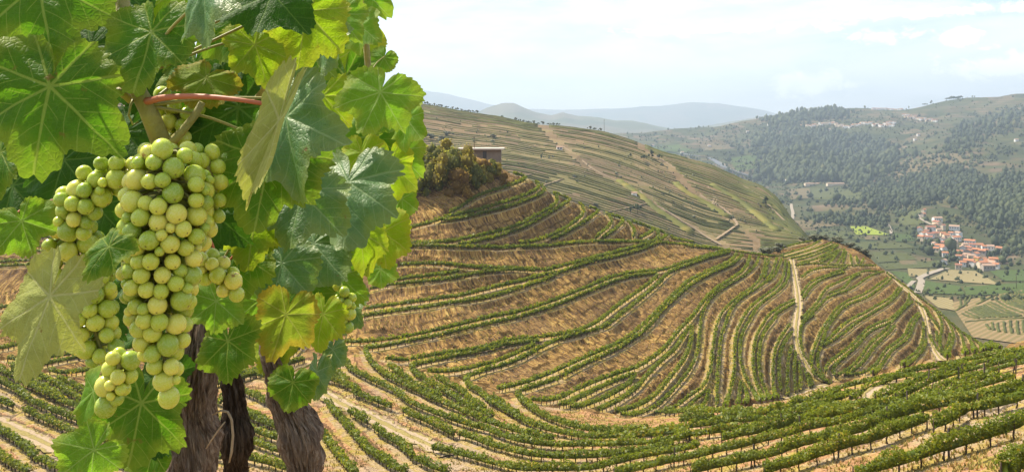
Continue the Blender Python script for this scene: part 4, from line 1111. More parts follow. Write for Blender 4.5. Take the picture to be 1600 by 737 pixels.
while fr < R3 - 1:
    l_all = back_line(fr, 600, 1290)
    px_all = 800 + l_all[:, 0] * FPX / l_all[:, 1]; py_all = HY - l_all[:, 2] * FPX / l_all[:, 1]
    d1 = px_all - np.array([p1x(y) for y in py_all]); d3 = px_all - np.array([p3x(y) for y in py_all])
    for k, seg in enumerate((d1 < -5, (d1 > 5) & (d3 < -4), d3 > 4)):
        idx = np.nonzero(seg)[0]
        if len(idx) < 5: continue
        cut = r.random() < (0.75 if k == 0 else 0.45)
        runs = [idx]
        if cut:
            q = r.integers(2, len(idx) - 2); g = r.integers(1, 4)
            runs = [idx[:q], idx[q + g:]]
        for run in runs:
            if len(run) < 4: continue
            vis = (px_all[run] > 640).mean()
            if vis < 0.3: continue
            brow.append((k, l_all[run] + np.array((0, 0, r.normal(0, 0.35))), py_all[run].mean(), px_all[run].mean()))
    hid_back.append(back_line(fr, -400, 640, 40.0))
    fr += r.uniform(1.5, 2.3)
names = ['thin far vine row left of the long diagonal path', 'thin far vine row between the two diagonal paths', 'thin far vine row right of the diagonal paths']
gnames = ['far hillside rows left of the long diagonal path', 'far hillside rows between the two diagonal paths', 'far hillside rows right of the diagonal paths']
brow.sort(key=lambda q: -len(q[1]))
keepn = sorted(range(min(84, len(brow))), key=lambda i: brow[i][2]); cnt = [0, 0, 0]
rest = []
for n in keepn + list(range(84, len(brow))):
    k, l, py_, px_ = brow[n]
    q = resample(l, 4.0)
    v, f, var = hedge_strip(q, r.uniform(0.9, 1.6), r.uniform(0.55, 0.95), n + 1)
    var = var + (0.10 if py_ < 215 else 0.0)
    if n >= 84: rest.append((v, f, var)); continue
    me = mesh_np('vine_row', v, f); fattr(me, 'var', var)
    tag(link('vine_row', me, M_FROW), names[k] + ', %s from the top' % ORDL(cnt[k]), 'vine row', gnames[k]); cnt[k] += 1
for n, l in enumerate(hid_back): rest.append(hedge_strip(resample(l, 6.0), 1.2, 0.75, 900 + n))
v, f = join_arrays([(a_, [b_]) for a_, b_, c_ in rest]); me = mesh_np('short_vine_rows', v, f); fattr(me, 'var', np.concatenate([c_ for a_, b_, c_ in rest]))
tag(link('short_vine_rows', me, M_FROW), 'short broken vine rows scattered over the far hillside', 'vine rows', kind='stuff')

def bdrape(s, patch=back, ka=0, kb=None): return np.array([patch.hit(x, y, ka, kb) for x, y in crspline(parse_rows(s)[0], 5)])
M_FTRACK = plain('far_track_dust', (0.24, 0.18, 0.115), 0.95, 0.1, 0.2, 0.2)
for s, w in (('880,230 899,243 923,262 942,273 970,286 1000,301 1015,316 1040,331', 2.4), ('1000,299 1010,316 1029,323 1048,334 1066,346 1085,357 1100,368 1119,379 1127,383', 2.6), ('1022,243 1049,260 1067,275 1092,292 1114,306 1112,322', 2.2),
             ('1099,277 1107,294', 2.0), ('1083,286 1095,306 1121,320 1141,336 1152,351 1147,355 1119,374', 2.6), ('895,279 925,262', 1.8), ('951,331 985,324 1011,318', 1.8), ('895,279 927,290 970,303 1009,318', 2.0), ('1105,300 1120,312 1113,322', 1.8),
             ('762,240 800,235 845,228 860,226 885,232', 1.8), ('780,262 830,252 870,248 905,254', 1.6), ('770,280 820,275 860,262', 1.6), ('790,300 840,292 880,280', 1.8), ('1160,290 1185,305 1205,325 1225,345', 2.2)):
    v, f = ribbon(bdrape(s), w * 0.75, 0.5)
    tag(link('dirt_track', mesh_np('dirt_track', v, f), M_FTRACK), kind='structure')
# leafy boundary lines running down the far hillside beside the paths
for s, lb in (('968,284 985,296 1000,306 1018,322 1040,338 1062,352 1080,366', 'leafy yellow-green hedge line beside the longest far path'),
              ('1055,287 1075,303 1104,319 1130,335 1142,340', 'leafy hedge line down the middle of the far hillside'),
              ('1112,290 1130,300 1160,318 1180,334 1200,350 1214,362', 'broad yellow-green hedge line at the right of the far hillside')):
    l = resample(bdrape(s), 5.0); v, f, var = hedge_strip(l, 6.0, 2.2, 77); me = mesh_np('hedge', v, f); fattr(me, 'var', var + 0.3)
    tag(link('hedge', me, M_FROW), lb, 'hedge')
# ------------------------------------------------------------------ trees
def crown_mesh(seed, rx, rz, n, size, squash=1.0, lobes=6):
    r = np.random.default_rng(seed)
    cs = np.stack((r.normal(0, rx * 0.45, lobes), r.normal(0, rx * 0.45, lobes), r.normal(0, rz * 0.40, lobes)), 1); rad = r.uniform(0.38, 0.62, lobes)
    k = r.integers(0, lobes, n); u = r.normal(0, 1, (n, 3)); u /= np.linalg.norm(u, axis=1)[:, None]
    c = cs[k] + u * (np.stack((rad * rx, rad * rx, rad * rz), 1)[k]) * r.uniform(0.75, 1.08, n)[:, None]
    V, Q = leaf_cards(c, u + np.array((0, 0, 0.25)), size, r)
    var = np.repeat(np.clip(0.30 + 0.22 * r.random(n) + 0.22 * (c[:, 2] / rz) * 0 + 0.25 * (k % 3) / 2, 0, 1), 4)
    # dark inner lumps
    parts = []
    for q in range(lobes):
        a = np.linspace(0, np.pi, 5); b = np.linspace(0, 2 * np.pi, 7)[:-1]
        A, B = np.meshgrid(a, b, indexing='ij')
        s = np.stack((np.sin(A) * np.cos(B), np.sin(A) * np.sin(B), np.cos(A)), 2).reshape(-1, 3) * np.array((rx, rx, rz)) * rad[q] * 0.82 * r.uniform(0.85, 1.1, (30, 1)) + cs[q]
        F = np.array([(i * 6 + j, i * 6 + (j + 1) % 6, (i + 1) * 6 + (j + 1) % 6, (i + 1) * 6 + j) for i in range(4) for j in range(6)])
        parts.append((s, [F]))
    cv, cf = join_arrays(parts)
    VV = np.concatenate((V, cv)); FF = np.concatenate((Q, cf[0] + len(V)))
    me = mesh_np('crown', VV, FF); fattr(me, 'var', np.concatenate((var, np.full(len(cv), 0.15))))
    return me
M_TREE = mat_foliage('tree_foliage', (0.026, 0.042, 0.018), (0.055, 0.080, 0.028), (0.095, 0.120, 0.036), (0.15, 0.145, 0.045), 0.35, 0.7)
M_OLIVE = mat_foliage('olive_foliage', (0.050, 0.055, 0.030), (0.105, 0.115, 0.062), (0.17, 0.18, 0.10), (0.24, 0.22, 0.11), 0.15, 0.7)
M_BUSH2 = mat_foliage('rust_bush_foliage', (0.13, 0.08, 0.02), (0.40, 0.26, 0.05), (0.55, 0.36, 0.06), (0.58, 0.28, 0.05), 0.62, 0.7)
M_BUSH3 = mat_foliage('green_bush_foliage', (0.08, 0.09, 0.016), (0.25, 0.26, 0.035), (0.38, 0.38, 0.05), (0.48, 0.40, 0.05), 0.62, 0.7)
M_BUSH = mat_foliage('bush_foliage', (0.12, 0.10, 0.018), (0.38, 0.32, 0.040), (0.52, 0.43, 0.060), (0.56, 0.34, 0.05), 0.62, 0.7)
M_BARK0 = plain('tree_bark', (0.08, 0.06, 0.045), 0.9, 0.1, 0.3, 2)
CROWNS = {}
for nm, mat, rx, rz, n, sz in (('round', M_TREE, 1.0, 0.9, 150, 0.26), ('round2', M_TREE, 1.0, 1.05, 150, 0.26), ('tall', M_TREE, 0.55, 1.25, 130, 0.24), ('olive', M_OLIVE, 1.0, 0.75, 150, 0.24), ('flat', M_TREE, 1.15, 0.38, 120, 0.25)):
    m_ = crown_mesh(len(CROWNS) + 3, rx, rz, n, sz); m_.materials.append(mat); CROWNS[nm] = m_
tv, tf = tube_arrays([(0, 0, -0.3), (0.02, 0, 0.4), (0.0, 0.03, 1.0)], [0.12, 0.09, 0.05], 6)
tb = [tube_arrays([(0, 0, 0.5), (sx * 0.3, sy * 0.3, 1.0)], [0.05, 0.02], 5) for sx, sy in ((1, 0.3), (-0.8, 0.5), (0.1, -1))]
TRUNK_ME = mesh_np('trunk', *join_arrays([(tv, tf)] + tb)); TRUNK_ME.materials.append(M_BARK0)
def tree(loc, h, kind, label, group, name='tree', cat='tree', wid=1.0, stem=0.35):
    root = empty(name, loc)
    tag(root, label, cat, group)
    c = link('crown', CROWNS[kind], None, root); rz = {'round': .9, 'round2': 1.05, 'tall': 1.25, 'olive': .75, 'flat': .38}[kind]
    s = h * (1 - stem) / (2 * rz); c.scale = (s * wid, s * wid, s); c.location = (0, 0, h * stem + s * rz * 0.88); c.rotation_euler = (0, 0, rng.uniform(0, 6.28))
    t_ = link('trunk', TRUNK_ME, None, root); t_.scale = (h * 0.22, h * 0.22, h * (stem + 0.18))
    return root
def up(px, patch, ka=0, kb=None, py=None): return patch.hit(px, py, ka, kb)
ridge = [(90, 160), (125, 158), (142, 160), (168, 172), (202, 177), (240, 182), (265, 184), (310, 195), (355, 200), (395, 208), (435, 213), (470, 218), (495, 225), (525, 230), (555, 235), (770, 265), (880, 290), (920, 298), (955, 303), (990, 310), (1030, 318), (1075, 328), (1110, 330), (1160, 340), (1195, 342), (1235, 346), (1500, 375), (1540, 378), (1585, 376)]
for i, (x, y) in enumerate(ridge):
    px = 640 + x * 300 / 1600
    col = np.interp(px, back.cols, np.arange(len(back.cols))); q = BACKV[R3, int(col)] * (1 - col % 1) + BACKV[R3, int(col) + 1] * (col % 1)
    first = x < 600
    tree(q - np.array((0, 0, 0.2)), rng.uniform(2.6, 3.9), 'round' if i % 2 else 'olive',
         'small dark tree on the far hillside skyline, %s of the %s' % (ORD[i if first else i - 15], 'left group' if first else 'right group'), 'trees along the far hillside skyline, %s' % ('left group' if first else 'right group'), wid=rng.uniform(0.8, 1.2), stem=0.28)
for px, py, h, k, lb in ((985, 334, 6.0, 'tall', 'narrow dark tree by the junction of far paths, left of a pair'), (996, 333, 7.5, 'round', 'bushy green tree by the junction of far paths, right of a pair'), (846, 250, 5.5, 'tall', 'lone dark tree among the terraces behind the flat-roofed building'),
                      (1006, 252, 6.5, 'round', 'dark tree in the clump below the far hill shoulder, leftmost'), (1018, 248, 7, 'round2', 'dark tree in the clump below the far hill shoulder, middle'), (1030, 250, 6, 'round', 'dark tree in the clump below the far hill shoulder, rightmost'), (1196, 322, 7, 'round2', 'dark round tree low on the right of the far hillside')):
    tree(up(px, back, py=py), h, k, lb, None)
for n_, (px, py, h) in enumerate(((655, 216, 5), (672, 218, 5), (690, 222, 5), (700, 212, 4), (768, 216, 3.5), (930, 322, 2))):
    tree(up(px, back, py=py), h, 'olive', 'grey-green olive bush on the slope behind the bushy knoll, %s from the left' % ORD[n_], 'olive bushes behind the knoll', 'olive_bush', 'bush', 1.5, 0.1)
# hilltop olive bushes round the near hill's cap
for i, (px, py) in enumerate(((1196, 397), (1206, 393), (1214, 392), (1222, 387), (1262, 372), (1270, 371), (1285, 372), (1297, 375), (1308, 376), (1320, 381), (1330, 386), (1340, 391), (1350, 397), (1358, 402))):
    tree(near.hit(px, py + 3, 5, 8) + np.array((0, 3.0, -0.5)), rng.uniform(1.9, 2.8), 'olive', 'grey-green olive bush on the rounded hilltop, %s from the left' % ORD[i], 'olive bushes along the hilltop', 'olive_bush', 'bush', 1.4, 0.08)

# woodland on the slopes across the valley
def in_poly(x, y, poly):
    p = np.array(poly, float); c = np.zeros(len(x), bool); j = len(p) - 1
    for i in range(len(p)):
        cond = ((p[i, 1] > y) != (p[j, 1] > y)) & (x < (p[j, 0] - p[i, 0]) * (y - p[i, 1]) / (p[j, 1] - p[i, 1] + 1e-9) + p[i, 0])
        c ^= cond; j = i
    return c
def blob(r, nlat=3, nlon=6):
    a = np.linspace(0.05, np.pi, nlat + 1); b = np.linspace(0, 2 * np.pi, nlon + 1)[:-1]
    A, B = np.meshgrid(a, b, indexing='ij'); s = np.stack((np.sin(A) * np.cos(B), np.sin(A) * np.sin(B), np.cos(A)), 2).reshape(-1, 3)
    F = np.array([(i * nlon + j, i * nlon + (j + 1) % nlon, (i + 1) * nlon + (j + 1) % nlon, (i + 1) * nlon + j) for i in range(nlat) for j in range(nlon)])
    return s, F
BS, BF = blob(None)
BS2, BF2 = blob(None, 2, 5)
def scrub(patch, n, x0, x1, y0, y1, h0, h1, thr, label, mat, seed, base_p=0.12):
    r = np.random.default_rng(seed); x = r.uniform(x0, x1, n); y = r.uniform(y0, y1, n)
    B = np.array([patch.hit(a, b) for a, b in zip(x, y)])
    miss = np.abs(HY - B[:, 2] * FPX / B[:, 1] - y) > 2.0
    c = nz(B[:, :2], 0.0065, 4, seed); p = np.clip((c - thr) * 9, 0, 1) + base_p
    ok = (r.random(n) < p) & ~miss; B, c = B[ok], c[ok]; m = len(B); h = r.uniform(h0, h1, m) * np.exp(r.normal(0, 0.3, m))
    Vs = BS2[None] * (np.stack((h * 0.5, h * 0.5, h * 0.5), 1) * r.uniform(0.7, 1.35, (m, 3)))[:, None, :] * r.uniform(0.7, 1.25, (m, len(BS2), 1)) + B[:, None, :]
    Vs[:, :, 2] += (h * 0.32)[:, None]
    me = mesh_np('scrub', Vs.reshape(-1, 3), (BF2[None] + (np.arange(m) * len(BS2))[:, None, None]).reshape(-1, 4)); fattr(me, 'var', np.repeat(np.clip(0.5 + r.normal(0, 0.2, m), 0, 0.98), len(BS2)))
    tag(link('scrub', me, mat), label, 'scrub', kind='stuff')
def woodland(poly, n, h0, h1, label, mat, seed, flat=1.0):
    r = np.random.default_rng(seed); p = np.array(poly)
    x = r.uniform(p[:, 0].min(), p[:, 0].max(), n); y = r.uniform(p[:, 1].min(), p[:, 1].max(), n)
    k = in_poly(x, y, poly); x, y = x[k], y[k]
    x += r.normal(0, 8, len(x)) * (r.random(len(x)) < 0.5); y += r.normal(0, 4, len(y)) * (r.random(len(y)) < 0.5)
    B = np.array([far.hit(a, b) for a, b in zip(x, y)]); m = len(B)
    h = r.uniform(h0, h1, m) * np.exp(r.normal(0, 0.28, m))
    keep = nz(B[:, :2], 0.006, 4, seed) + 0.12 * r.random(m) > 0.42
    B, h = B[keep], h[keep]; m = len(B)
    Vs = BS[None] * (np.stack((h * 0.42, h * 0.42, h * 0.55), 1) * r.uniform(0.75, 1.25, (m, 3)))[:, None, :] * r.uniform(0.72, 1.25, (m, len(BS), 1)) + B[:, None, :]
    Vs[:, :, 2] += (h * 0.48 * flat)[:, None]
    F = BF[None] + (np.arange(m) * len(BS))[:, None, None]
    me = mesh_np('woodland', Vs.reshape(-1, 3), F.reshape(-1, 4)); fattr(me, 'var', np.repeat(np.clip(0.45 + (nz(B[:, :2], 0.004, 3, seed + 5.0) - 0.5) * 0.9 + r.normal(0, 0.16, m), 0, 0.95), len(BS)))
    tag(link('woodland', me, mat), label, 'woodland', kind='stuff')
woodland([(1180, 212), (1225, 200), (1290, 205), (1330, 215), (1380, 225), (1405, 240), (1390, 264), (1345, 291), (1290, 287), (1240, 283), (1182, 283), (1192, 255), (1172, 235)], 5200, 8, 14, 'dense dark green woodland covering the slope across the valley', M_TREE, 31)
woodland([(1345, 300), (1380, 285), (1420, 275), (1470, 262), (1520, 262), (1532, 285), (1600, 275), (1700, 280), (1700, 330), (1600, 345), (1560, 358), (1530, 348), (1500, 322), (1470, 312), (1440, 322), (1400, 326), (1350, 318)], 6500, 4.5, 9.5, 'pine woodland above the red-roofed village', M_TREE, 32)
woodland([(1255, 338), (1280, 326), (1300, 313), (1345, 322), (1380, 335), (1388, 352), (1330, 353), (1270, 346)], 700, 4, 8, 'bushy riverside woodland beside the bright yellow-green field', M_TREE, 33)
woodland([(1180, 190), (1230, 180), (1260, 173), (1310, 172), (1345, 174), (1310, 186), (1230, 193)], 800, 8, 15, 'dark woodland along the far ridge left of the hilltop village', M_TREE, 34)
woodland([(1470, 235), (1500, 200), (1540, 185), (1590, 175), (1600, 200), (1540, 215), (1500, 240)], 1100, 6, 12, 'scattered woodland high on the right-hand far slope', M_TREE, 35)
woodland([(1390, 262), (1420, 240), (1480, 216), (1520, 215), (1450, 245), (1400, 280), (1370, 295)], 500, 6, 11, 'line of trees up the diagonal gully across the valley', M_TREE, 36)
woodland([(1395, 352), (1430, 352), (1436, 372), (1420, 378), (1440, 392), (1480, 410), (1510, 420), (1570, 415), (1600, 395), (1600, 372), (1560, 380), (1545, 400), (1500, 392), (1450, 372)], 620, 2.5, 6.5, 'garden trees scattered through the red-roofed village', M_TREE, 37)
woodland([(1530, 345), (1600, 330), (1600, 400), (1570, 395), (1545, 370)], 260, 3, 7, 'trees and scrub on the slope right of the village', M_TREE, 38)
woodland([(1000, 215), (1100, 205), (1200, 195), (1400, 180), (1600, 160), (1700, 160), (1700, 330), (1560, 300), (1400, 240), (1250, 205), (1180, 290), (1060, 250)], 300, 3.5, 8, 'scattered hedgerow trees over the slopes across the valley', M_TREE, 39)
woodland([(1240, 300), (1400, 300), (1480, 330), (1600, 360), (1600, 470), (1500, 460), (1380, 410), (1260, 365)], 260, 2, 5, 'scattered bushes and small trees among the valley fields', M_TREE, 40)
for px, py, h, k, lb in ((1422, 167, 15, 'tall', 'lone dark tree on the far right skyline'), (1488, 157, 15, 'flat', 'flat-topped pine on the far right skyline, left one'), (1494, 156, 17, 'flat', 'flat-topped pine on the far right skyline, middle one'), (1501, 156, 15, 'flat', 'flat-topped pine on the far right skyline, right one'), (1447, 161, 13, 'round', 'round dark tree on the far right skyline, left of a pair'), (1457, 159, 14, 'round2', 'round dark tree on the far right skyline, right of a pair'), (1522, 154, 11, 'round', 'small round tree on the far skyline right of the flat-topped pines')):
    col = int(np.interp(px, far.cols, np.arange(len(far.cols)))); q = FARV[far.start[9], col]
    tree(q, h, k, lb, None, wid=1.2)

scrub(far, 10500, 980, 1700, 150, 345, 3.5, 7.5, 0.50, 'patchy scrub and small trees over the slopes across the valley', M_TREE, 51)
scrub(far, 3200, 1240, 1680, 330, 470, 1.6, 3.8, 0.56, 'low scrub and hedge bushes between the valley fields', M_TREE, 52)
scrub(back, 1500, 660, 1260, 175, 370, 0.7, 1.7, 0.57, 'small bushes dotted over the far hillside', M_OLIVE, 53, 0.06)
# fields on the valley floor
def mat_field(name, a, b, per, rot, soil=None):
    t = NT(name); p = t.map(t.pos(), (1, 1, 1), (0, 0, 0), (0, 0, rot)); x = t.sep(p)[0]
    w = t.math('FRACT', t.math('MULTIPLY', x, 1.0 / per)); n = t.noise(t.pos(), 0.05, 4, 0.6)
    c = t.mix(t.rng(w, 0.35, 0.55), a, b); c = t.mix(t.math('MULTIPLY', n, 0.5), c, tuple(v * 0.6 for v in a))
    return t.done(t.bsdf(c, 0.95, 0.1))
def field(corners, mat, ka=0, kb=None):
    q = np.array(corners, float); n = 10; pts_ = []
    for a in np.linspace(0, 1, n):
        for b in np.linspace(0, 1, n):
            p = (q[0] * (1 - b) + q[1] * b) * (1 - a) + (q[3] * (1 - b) + q[2] * b) * a
            pts_.append(far.hit(p[0], p[1], ka, kb) + np.array((0, 0, 0.7)))
    i = (np.arange(n - 1)[:, None] * n + np.arange(n - 1)[None, :]).ravel()
    tag(link('field', mesh_np('field', pts_, np.stack((i, i + 1, i + n + 1, i + n), 1)), mat), kind='structure')
F_BR = mat_field('meadow', (0.21, 0.26, 0.03), (0.23, 0.28, 0.04), 9, 0.3)
F_TAN = mat_field('tan_vineyard', (0.27, 0.21, 0.11), (0.16, 0.15, 0.06), 3.2, 0.12)
F_GR = mat_field('green_vineyard', (0.068, 0.100, 0.024), (0.050, 0.078, 0.020), 3.4, 0.2)
F_GR2 = mat_field('dull_vineyard', (0.085, 0.096, 0.030), (0.058, 0.068, 0.022), 4.0, 1.3)
F_OL = mat_field('straw_field', (0.15, 0.115, 0.06), (0.11, 0.095, 0.045), 5.0, 0.8)
F_SOIL = mat_field('terrace_soil', (0.23, 0.165, 0.085), (0.15, 0.125, 0.05), 5.0, 0.9)
for cs, m_ in (([(1484, 474), (1610, 452), (1640, 545), (1520, 528)], F_SOIL), ([(1328, 354), (1353, 354), (1392, 368), (1338, 367)], F_BR), ([(1484, 422), (1524, 424), (1562, 446), (1452, 437)], F_TAN), ([(1418, 420), (1462, 422), (1444, 433), (1420, 432)], F_TAN), ([(1391, 424), (1416, 426), (1427, 438), (1430, 454)], F_GR), ([(1443, 439), (1500, 448), (1508, 461), (1443, 459)], F_GR),
               ([(1505, 449), (1600, 443), (1620, 459), (1510, 462)], F_GR), ([(1443, 463), (1488, 467), (1492, 486), (1466, 482)], F_TAN), ([(1330, 378), (1415, 380), (1430, 388), (1350, 390)], F_GR2), ([(1362, 394), (1420, 396), (1432, 406), (1372, 411)], F_GR2), ([(1375, 413), (1470, 408), (1480, 417), (1385, 422)], F_GR2), ([(1404, 408), (1430, 407), (1433, 413), (1408, 414)], F_OL),
               ([(1396, 328), (1440, 325), (1452, 350), (1408, 353)], F_GR2), ([(1350, 368), (1372, 369), (1376, 375), (1352, 375)], F_OL), ([(1395, 365), (1430, 368), (1428, 377), (1400, 378)], F_GR), ([(1240, 345), (1290, 345), (1320, 352), (1256, 358)], F_OL), ([(1256, 360), (1330, 362), (1345, 375), (1275, 372)], F_GR2), ([(1230, 296), (1265, 294), (1268, 310), (1236, 312)], F_OL), ([(1268, 294), (1345, 296), (1348, 314), (1272, 312)], F_GR2),
               ([(1545, 424), (1640, 420), (1650, 440), (1570, 440)], F_GR), ([(1090, 222), (1130, 220), (1150, 232), (1100, 236)], F_OL), ([(1000, 232), (1060, 226), (1085, 236), (1030, 246)], F_GR), ([(1140, 248), (1185, 240), (1190, 262), (1150, 268)], F_GR), ([(1380, 275), (1425, 252), (1460, 262), (1400, 285)], F_OL), ([(1450, 240), (1520, 240), (1530, 255), (1445, 258)], F_OL), ([(1505, 290), (1555, 270), (1580, 280), (1530, 292)], F_GR2)):
    field(cs, m_)
M_ROAD = plain('pale_road', (0.26, 0.225, 0.175), 0.9, 0.1, 0.12, 0.05)
M_GREY = plain('river_grey', (0.10, 0.11, 0.12), 0.6, 0.4, 0.15, 0.05)
for s, w, m_, nm in (('1434,459 1438,448 1440,440 1436,436 1448,430 1462,425 1474,421 1484,421', 6.0, M_ROAD, 'road'), ('1236,319 1237,326 1239,333 1238,343', 5.0, M_ROAD, 'road'), ('1123,253 1131,256 1136,262 1160,270 1185,277', 4, M_ROAD, 'road'), ('1040,236 1075,242 1108,247 1130,260 1160,271 1185,279', 16.0, M_GREY, 'river'),
                     ('1393,366 1391,357 1386,350', 4, M_ROAD, 'road'), ('1438,332 1437,341 1448,348 1456,352', 4.5, M_ROAD, 'road'), ('1416,460 1420,448 1428,440', 4.0, M_ROAD, 'road')):
    l = bdrape(s, far); l[:, 2] += 0.5
    v, f = ribbon(l, w, 0.6)
    tag(link(nm, mesh_np(nm, v, f), m_), kind='structure')
# terraced vine rows on the slope at the far right
RR = '''510,400 560,425 640,440;560,370 640,410 720,430;600,355 700,405 800,430;640,345 750,400 850,430;680,335 800,395 920,425;720,310 840,370 960,420;800,270 850,320 990,370;820,250 900,310 990,345;870,235 930,285 990,310;930,220 960,255 990,280;530,465 700,450 990,435;690,480 705,500 722,525;740,475 742,500 752,530;780,475 782,510 792,542;830,465 832,510 842,548;880,460 882,510 892,552;930,455 932,510 942,560;975,450 977,500 985,545;620,330 700,290 780,250;460,380 520,340 560,300 575,265;630,255 650,275 665,300;490,280 500,330 480,370;540,262 530,310 545,340'''
RL = RR.split(';')
for i in range(9):
    a_, b_ = parse_rows(RL[i])[0], parse_rows(RL[i + 1])[0]
    RL.append(' '.join('%g,%g' % tuple(q) for q in (a_ + b_) / 2))
RR = ';'.join(RL)
for n, s in enumerate(RL):
    p = parse_rows(s)[0] * (200 / 983.0) + np.array((1400, 410))
    l = resample(np.array([far.hit(x, y) for x, y in crspline(p, 3)]), 2.5)
    v, f, var = hedge_strip(l, 1.7, 1.7, 300 + n); me = mesh_np('vine_row', v, f); fattr(me, 'var', var - 0.08)
    tag(link('vine_row', me, M_FROW), 'vine row on the right-edge terraces below the fields, %s from the left' % ORD[[i for i, _ in sorted(enumerate(RR.split(';')), key=lambda q: parse_rows(q[1])[0][:, 0].mean())].index(n)], 'vine row', 'vine rows on the right-edge terraces')
# ------------------------------------------------------------------ houses
M_WALLS = [plain('white_wall', (0.72, 0.70, 0.66), 0.9, 0.2, 0.08, 1), plain('cream_wall', (0.62, 0.52, 0.38), 0.9, 0.2, 0.1, 1), plain('stone_wall', (0.36, 0.31, 0.26), 0.9, 0.2, 0.15, 1), plain('yellow_wall', (0.66, 0.48, 0.16), 0.9, 0.2, 0.08, 1)]
M_ROOFS = [plain('orange_tiles', (0.36, 0.165, 0.09), 0.9, 0.1, 0.3, 1.5), plain('red_tiles', (0.28, 0.13, 0.085), 0.9, 0.1, 0.3, 1.5), plain('faded_tiles', (0.34, 0.23, 0.165), 0.9, 0.1, 0.3, 1.5)]
M_WIN = plain('dark_window', (0.03, 0.03, 0.035), 0.3, 0.5, 0.2, 1)
HM = {}
def house_meshes(w, d, h, rh):
    k = (w, d, h, rh)
    if k in HM: return HM[k]
    b = box_arrays((0, 0, h / 2 - 1.5), (w, d, h + 3))
    gv = np.array([(-w / 2, -d / 2, h), (-w / 2, d / 2, h), (-w / 2, 0, h + rh), (w / 2, -d / 2, h), (w / 2, d / 2, h), (w / 2, 0, h + rh)])
    wv, wf = join_arrays([b, (gv, [np.array([(0, 2, 1), (3, 4, 5)])])])
    e = 0.45; s = rh / (d / 2); yy = d / 2 + e; zl_ = h - s * e; tk = 0.22
    rv = np.array([(x, y, z) for x in (-w / 2 - e, w / 2 + e) for y, z in ((-yy, zl_), (0, h + rh), (yy, zl_), (yy, zl_ + tk), (0, h + rh + tk), (-yy, zl_ + tk))])
    rf = [np.array([(0, 1, 7, 6), (1, 2, 8, 7), (2, 3, 9, 8), (3, 4, 10, 9), (4, 5, 11, 10), (5, 0, 6, 11), (0, 5, 4, 1), (1, 4, 3, 2), (6, 7, 10, 11), (7, 8, 9, 10)])]
    win = []
    for i in range(max(2, int(w // 3))):
        x = -w / 2 + (i + 0.5) * w / max(2, int(w // 3))
        win.append(mesh_np('window', *box_arrays((x, -d / 2 - 0.03, h * 0.62), (1.0, 0.16, 1.4)), False))
    HM[k] = (wv, wf, rv, rf, win); return HM[k]
SZ = [(7.5, 6, 5.8, 1.4), (9.5, 6.5, 6.0, 1.5), (6.0, 5, 5.0, 1.1), (12, 7, 5.6, 1.5), (5.5, 5, 6.6, 1.1)]
hmesh = {}
def house(loc, sz, rot, wm, rm, label, group, win=True, name='house'):
    wv, wf, rv, rf, wins = house_meshes(*sz)
    root = empty(name, loc); root.rotation_euler = (0, 0, rot); tag(root, label, 'house', group)
    k = (sz, wm.name)
    if k not in hmesh:
        a = mesh_np('wall', wv, wf, False); a.materials.append(wm); hmesh[k] = a
    link('wall', hmesh[k], None, root)
    k = (sz, rm.name, 'r')
    if k not in hmesh:
        a = mesh_np('roof', rv, rf, False); a.materials.append(rm); hmesh[k] = a
    link('roof', hmesh[k], None, root)
    if win:
        for w_ in wins:
            if len(w_.materials) == 0: w_.materials.append(M_WIN)
            link('window', w_, None, root)
VH = '395,210,3 395,248,3 230,312,1 320,300,1 385,278,0 450,288,4 560,292,3 262,357,1 322,367,1 380,357,0 242,392,0 310,397,1 450,352,2 480,377,0 570,397,3 600,357,0 440,412,0 520,432,1 420,482,1 470,452,0 540,467,1 390,502,2 500,492,2 640,497,1 710,432,3 735,472,0 690,532,1 760,562,1 720,582,0 680,572,0 800,472,0 845,482,2 905,487,0 995,505,0 830,532,0 855,518,2 780,612,4 840,622,1 830,652,1 890,642,1 950,612,3 922,652,1 880,678,3 640,640,2 700,632,1 600,577,2 470,547,2 600,667,2 460,620,2 265,125,2 262,165,2 350,300,0 290,330,2 410,330,4 530,350,2 660,460,2 770,520,0 650,600,4 740,640,2 960,660,2 500,410,0 560,440,0 455,500,0 370,465,4 610,530,2 700,500,0'
vh = [tuple(map(float, q.split(','))) for q in VH.split()]
rr = random.Random(3)
special = {6: 'long white house with faded roof beside the dark cypress', 0: 'topmost long orange-roofed house of the village', 33: 'pink-roofed white house standing alone at the right of the village', 36: 'tall yellow-walled house at the foot of the village', 42: 'long grey stone building at the foot of the village', 24: 'long white house in the middle right of the village', 49: 'small house beside the track on the knoll, upper one', 50: 'small house beside the track on the knoll, lower one', 48: 'lone small house below the village gardens', 47: 'small orange-roofed hut by the field wall', 2: 'leftmost orange-roofed house of the village'}
def vzone(x, y):
    if y < 330: return 'upper'
    if y < 450: return 'middle'
    if y < 560: return 'lower middle'
    return 'lower'
vord = {}
for i in sorted(range(len(vh)), key=lambda i: vh[i][0]):
    z = vzone(vh[i][0], vh[i][1]); vord[i] = sum(1 for j in vord if vzone(vh[j][0], vh[j][1]) == z)
for i, (x, y, k) in enumerate(vh):
    g = far.hit(1400 + x * 200 / 1228.0, 310 + y * 120 / 737.0 + 2.2)
    sz = SZ[int(k)]
    wm = M_WALLS[3] if i == 36 else (M_WALLS[2] if i == 42 else M_WALLS[rr.choice((0, 0, 0, 1, 1, 2))]); rm = M_ROOFS[2] if i in (6, 42) else M_ROOFS[rr.choice((0, 0, 0, 1, 2))]
    z = vzone(x, y)
    house(g, sz, rr.uniform(-0.9, 0.9) + (1.57 if rr.random() < 0.25 else 0), wm, rm, special.get(i, 'orange-roofed house in the %s part of the village, %s from the left' % (z, ORD[min(39, vord[i])])), 'houses of the red-roofed village, %s part' % z)
rr = random.Random(8)
FS = [(9, 6, 5, 1.6), (12, 7, 5.5, 1.8), (7, 6, 6, 1.4)]
